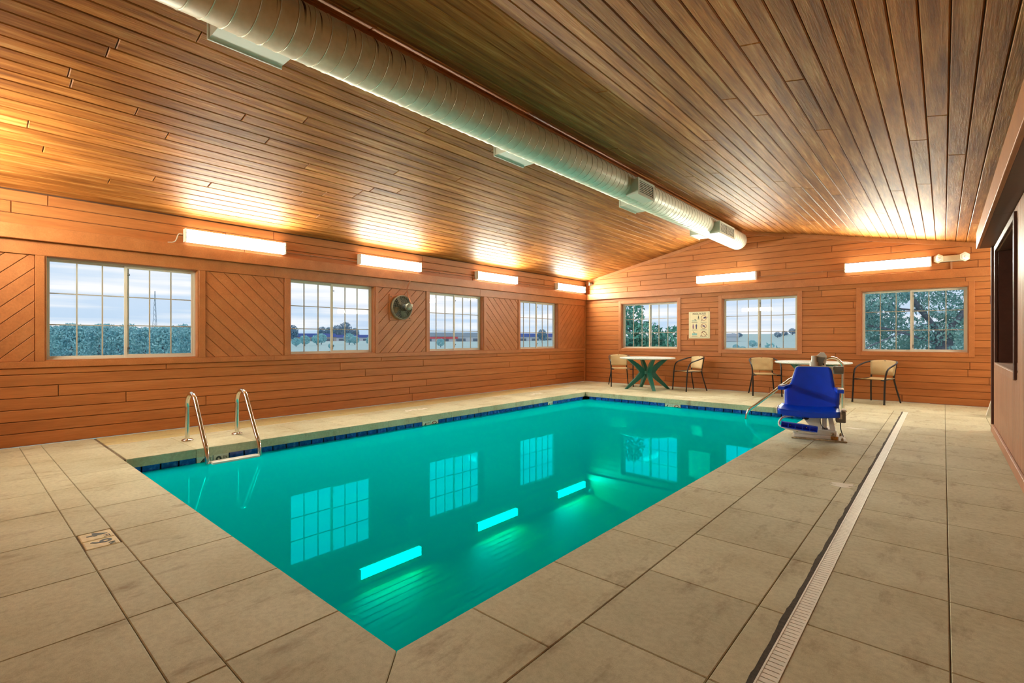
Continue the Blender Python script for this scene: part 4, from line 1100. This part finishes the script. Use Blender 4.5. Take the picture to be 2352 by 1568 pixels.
# ------------------------------------------------------------------ outdoors
gr = MB(); ZG = -1.0
xs_ = [-3000, -800, -300, -120, -40, -7.6, 3.2, 40, 300, 2000]; ys_ = [-800, -60, -1, 11.5, 40, 120, 300, 800, 3000]
tag(MB().add([(-3000, -1500, ZG), (XL - .4, -1500, ZG), (XL - .4, 3000, ZG), (-3000, 3000, ZG), (XL - .4, YF + .4, ZG), (2000, YF + .4, ZG), (2000, 3000, ZG)], [(0, 1, 2, 3), (4, 5, 6, 2)]).build('ground', 'grass'), 'pale hazy grassland outside the windows', 'ground', kind='structure')
HILLS = []
def land(x, y):
    z = 0
    for hx_, hy_, rx, ry, h in HILLS:
        t = sqrt(((x - hx_) / rx) ** 2 + ((y - hy_) / ry) ** 2)
        if t < 1: z = max(z, h * cos(t * pi / 2) ** 1.3)
    return ZG + z
def hill(cx_, cy_, rx, ry, h, name, label, mat='grass'):
    q = MB(); n = 32; vs = [(0, 0, h)]; fs = []
    for k, t in enumerate((.25, .5, .75, 1.0)):
        for j in range(n):
            a = 2 * pi * j / n; vs.append((rx * t * cos(a), ry * t * sin(a), h * cos(t * pi / 2) ** 1.3 + (0 if t < 1 else -.5)))
    for j in range(n):
        fs.append((0, 1 + j, 1 + (j + 1) % n))
        for k in range(3): a = 1 + k * n; fs.append((a + j, a + n + j, a + n + (j + 1) % n, a + (j + 1) % n))
    HILLS.append((cx_, cy_, rx, ry, h))
    o = q.add(vs, fs, True).build(name, mat, None, (cx_, cy_, ZG)); tag(o, label, 'hill', kind='structure'); return o
def along(px, dist, z=ZG):
    d = ray(px, CY); d.z = 0; d.normalize(); p = CAM + d * dist; p.z = z; return p
p = along(1700, 700); hill(p.x, p.y, 420, 260, 9.0, 'hill', 'low hazy green hill beyond the middle far window')
p = along(1850, 620); hill(p.x, p.y, 300, 200, 6.0, 'hill', 'gentle hazy slope right of the fields beyond the middle far window')
def leaves(blobs, n, size, seed, clump=0):
    """leaf cards scattered in ellipsoids (centre, radii)"""
    r2 = random.Random(seed); vs = []; fs = []
    vol = [b_[1][0] * b_[1][1] * b_[1][2] for b_ in blobs]; tot = sum(vol)
    for (c_, rr), vv in zip(blobs, vol):
        for _ in range(int(n * vv / tot)):
            while True:
                a = Vector((r2.uniform(-1, 1), r2.uniform(-1, 1), r2.uniform(-1, 1)))
                if .15 < a.length < 1: break
            a = a * (a.length ** -.35)
            p = Vector(c_) + Vector((a.x * rr[0], a.y * rr[1], a.z * rr[2]))
            u = Vector((r2.gauss(0, 1), r2.gauss(0, 1), r2.gauss(0, .7))).normalized(); t = u.orthogonal().normalized()
            t = Matrix.Rotation(r2.uniform(0, 6.28), 3, u) @ t; s_ = size * r2.uniform(.6, 1.3); q_ = u.cross(t)
            k = len(vs); vs += [p - t * s_, p + q_ * s_ * .42, p + t * s_, p - q_ * s_ * .42]; fs.append((k, k + 1, k + 2, k + 3))
    q = MB(); q.v = vs; q.f = fs; q.sm = [False] * len(fs); return q
def tree(loc, blobs, n, size, seed, mat, label, group=None, trunk=.12, th=1.0, branches=(), name='tree', cat='tree'):
    root = empty(name, loc); tag(root, label, cat, group)
    tag(leaves(blobs, n, size, seed).build('foliage', mat, root), kind='stuff')
    MB().tube([(0, 0, 0), (.05 * th, 0, th * .5), (0, .04 * th, th)], trunk, 8, radii=[trunk * 1.2, trunk, trunk * .75]).build('trunk', 'bark', root)
    for b_ in branches: MB().tube(smooth_path(b_[0], 2), b_[1], 7, radii=None).build('branch', 'bark', root)
    return root
# thicket beyond the large left window
r3 = random.Random(3)
for i in range(20):
    px = 60 + i * 21 + r3.uniform(-4, 4); d = 44 + (i * 2 % 5) * 5 + r3.uniform(-.6, .6)
    h = (2.05 + (d * (24 + r3.uniform(-3, 9)) / 1130)); p = along(px, d)
    tree(p, [((0, 0, h * .50), (.98 * d / 44, .98 * d / 44, h * .46)), ((.1, .05, h * .74), (.75, .75, h * .22))], 2800, .11, 100 + i, 'leaf_far_haze', 'bushy tree in the hazy thicket beyond the large left window', 'trees of the thicket outside the large left window', .12, h * .5)
# radio tower
p = along(356, 520); tw = empty('radio_tower', p); tag(tw, 'slender lattice radio tower on the horizon beyond the large left window', 'tower')
Ht = 520 * 90 / 1130 + 2
for k in range(3):
    a = 2 * pi * k / 3; MB().tube([(2.6 * cos(a), 2.6 * sin(a), 0), (.7 * cos(a), .7 * sin(a), Ht * .7), (.2 * cos(a), .2 * sin(a), Ht)], .16, 5).build('mast_leg', 'steel_far', tw)
q = MB()
for j in range(10):
    t = j / 10; r_ = 2.6 - 2.2 * t; z_ = Ht * t * .95
    for k in range(3): q.tube([(r_ * cos(2 * pi * k / 3), r_ * sin(2 * pi * k / 3), z_), ((r_ - .22) * cos(2 * pi * (k + 1) / 3), (r_ - .22) * sin(2 * pi * (k + 1) / 3), z_ + Ht * .095)], .09, 4)
tag(q.build('lattice', 'steel_far', tw), kind='stuff')
# distant town beyond windows 2-4
def building(px, dist, w_, d_, h, roof, wall, label, sign=False):
    p = along(px, dist); dr = (p - CAM); rz = math.atan2(dr.y, dr.x) - pi / 2
    root = empty('warehouse', p, rz); tag(root, label, 'building')
    MB().box(-w_ / 2, w_ / 2, -d_ / 2, d_ / 2, 0, h * .55).build('wall', wall, root)
    MB().prism([(-w_ / 2 - .8, 0), (w_ / 2 + .8, 0), (w_ / 2 - 1, h * .45), (-w_ / 2 + 1, h * .45)], d_ + 2, frame((0, d_ / 2 + 1, h * .55), (1, 0, 0), (0, 0, 1))).build('roof', roof, root)
    n = max(3, int(w_ / 14))
    for k in range(n):
        x = -w_ / 2 + (k + .5) * w_ / n
        MB().box(x - w_ / n * .28, x + w_ / n * .28, -d_ / 2 - .3, -d_ / 2 - .01, .3, h * .34).build('window', 'far_glass', root)
    if sign: MB().box(-w_ * .08, w_ * .22, -d_ / 2 - .7, -d_ / 2 - .05, h * .30, h * .52).build('shop_sign', 'far_sign_red', root)
    return root
building(672, 600, 90, 30, 8.5, 'far_roof_blue', 'far_wall_tan', 'long low building with blue roof at the left side of the second window')
building(828, 690, 120, 30, 8.0, 'far_roof_blue', 'far_wall_pale', 'long pale building with blue roof at the right side of the second window')
building(1000, 480, 95, 30, 8.5, 'far_roof_grey', 'far_wall_pale', 'pale store with red sign seen through the third window', True)
building(1085, 650, 130, 30, 8.0, 'far_roof_blue', 'far_wall_tan', 'low blue roofed building at the right of the third window')
building(1215, 600, 120, 30, 9.0, 'far_roof_blue', 'far_wall_pale', 'pale blue roofed building seen through the window nearest the corner')
TD = [(672, 560, 17), (740, 790, 21), (757, 850, 22), (775, 800, 24), (793, 860, 31), (815, 800, 20), (1030, 760, 10), (1245, 330, 9)]
for i, (px, d, h) in enumerate(TD):
    tree(along(px, d), [((0, 0, h * .6), (h * .34, h * .34, h * .40)), ((h * .1, 0, h * .42), (h * .34, h * .3, h * .3)), ((-h * .12, 0, h * .5), (h * .28, h * .28, h * .26))], 1800, h * .045, 200 + i, 'leaf_distant_haze', 'blue hazed tree behind the distant roofs seen through the second window' if px < 900 else ('blue hazed tree behind the store roof seen through the third window' if px < 1150 else 'hazy tree seen through the left wall window nearest the corner'), 'trees behind the distant roofs', h * .03, h * .4)
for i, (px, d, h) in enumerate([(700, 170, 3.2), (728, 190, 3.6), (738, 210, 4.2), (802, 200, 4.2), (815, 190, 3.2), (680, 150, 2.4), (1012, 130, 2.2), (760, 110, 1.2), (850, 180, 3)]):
    tree(along(px, d), [((0, 0, h * .6), (h * .5, h * .5, h * .45))], 700, h * .08, 240 + i, 'leaf_far_haze', 'small round tree on the grass seen through the second window' if px < 900 else 'small shrub on the grass seen through the third window', 'small trees before the distant town', h * .04, h * .4)
# leafy bush close to far window nearest the corner
pb = on_y(1475, CY, 14.6); pb.z = ZG
tree(pb, [((-.2, .2, 1.4), (1.5, .8, .75)), ((-.65, 0, 2.25), (.50, .5, .62)), ((.1, .1, 2.2), (.55, .5, .5)), ((1.0, .2, 1.95), (.55, .5, .55)), ((-.5, .1, 3.0), (.5, .4, .6))], 7500, .075, 300, 'leaf_near', 'leafy green bush close outside the far window nearest the corner', None, .05, 1.6,
     [([(0, 0, 1.2), (-.4, 0, 2.2), (-.6, 0, 3.2)], .018), ([(0, 0, 1.2), (.3, .1, 2.0), (.35, .1, 2.6)], .015), ([(0, 0, 1.2), (.8, .1, 1.9), (1.1, .2, 2.4)], .015)], 'bush', 'bush')
# big tree beyond the right far window
pt = on_y(2165, CY, 20.5); pt.z = ZG
r4 = random.Random(12); brs = [([(0, 0, 2.2), (.8, .1, 3.4), (2.2, .2, 4.8)], .09), ([(0, 0, 2.2), (-.7, -.2, 3.3), (-1.5, -.3, 5.0)], .075), ([(0, 0, 1.9), (-1.4, -.5, 2.5), (-2.9, -.8, 2.7)], .035), ([(-.5, -.2, 3.0), (-1.8, -.4, 3.2), (-2.9, -.6, 3.9)], .03), ([(.5, 0, 3.0), (1.5, -.4, 3.1), (2.6, -.6, 3.0)], .03), ([(-.3, -.2, 2.6), (-1.2, -.9, 2.2), (-2.4, -1.3, 1.5)], .02)]
bl = []
for i in range(60): bl.append(((r4.uniform(-2.7, 2.2), r4.uniform(-1.2, 2.0), r4.uniform(1.0, 5.0)), (r4.uniform(.4, .8), r4.uniform(.4, .9), r4.uniform(.25, .5))))
tree(pt, bl, 30000, .062, 301, 'leaf_tree_haze', 'large spreading tree with grey trunk outside the window nearest the partition', None, .26, 2.3, brs)
# fields and trees beyond the middle far window
for i, (px, d, h) in enumerate([(1683, 500, 6), (1698, 530, 5), (1786, 520, 6), (1802, 560, 5.5), (1820, 600, 7.5), (1728, 150, 2.2), (1690, 110, 1.3), (1706, 85, 1.2)]):
    pq = along(px, d); pq.z = land(pq.x, pq.y) - .1
    tree(pq, [((0, 0, h * .5), (h * .5, h * .45, h * .42)), ((h * .35, 0, h * .4), (h * .3, h * .3, h * .3))], 1400, h * .05, 330 + i, 'leaf_distant_haze' if d > 400 else 'leaf_far_haze', 'hazy clump of trees on the far hillside' if d > 400 else 'low shrub in the hazy field beyond the middle far window', 'hillside trees' if d > 400 else 'field shrubs', h * .05, h * .4)
pn = along(1752, 24); tree(pn, [((0, 0, 1.0), (.75, .7, .75)), ((.3, .1, 1.5), (.35, .35, .45))], 1500, .07, 345, 'leaf_far_haze', 'pale green shrub close beyond the middle far window', None, .04, .8, name='shrub', cat='shrub')
p = along(1672, 450); p.z = land(p.x, p.y) - .2; brn = empty('barn', p, .3); tag(brn, 'white barn on the hazy hillside beyond the middle far window', 'building')
MB().box(-8, 8, -5, 5, 0, 4).build('wall', 'far_wall_pale', brn); MB().prism([(-5.6, 0), (5.6, 0), (0, 2.6)], 17, frame((-8.5, 0, 4), (0, 1, 0), (0, 0, 1))).build('roof', 'far_roof_grey', brn)
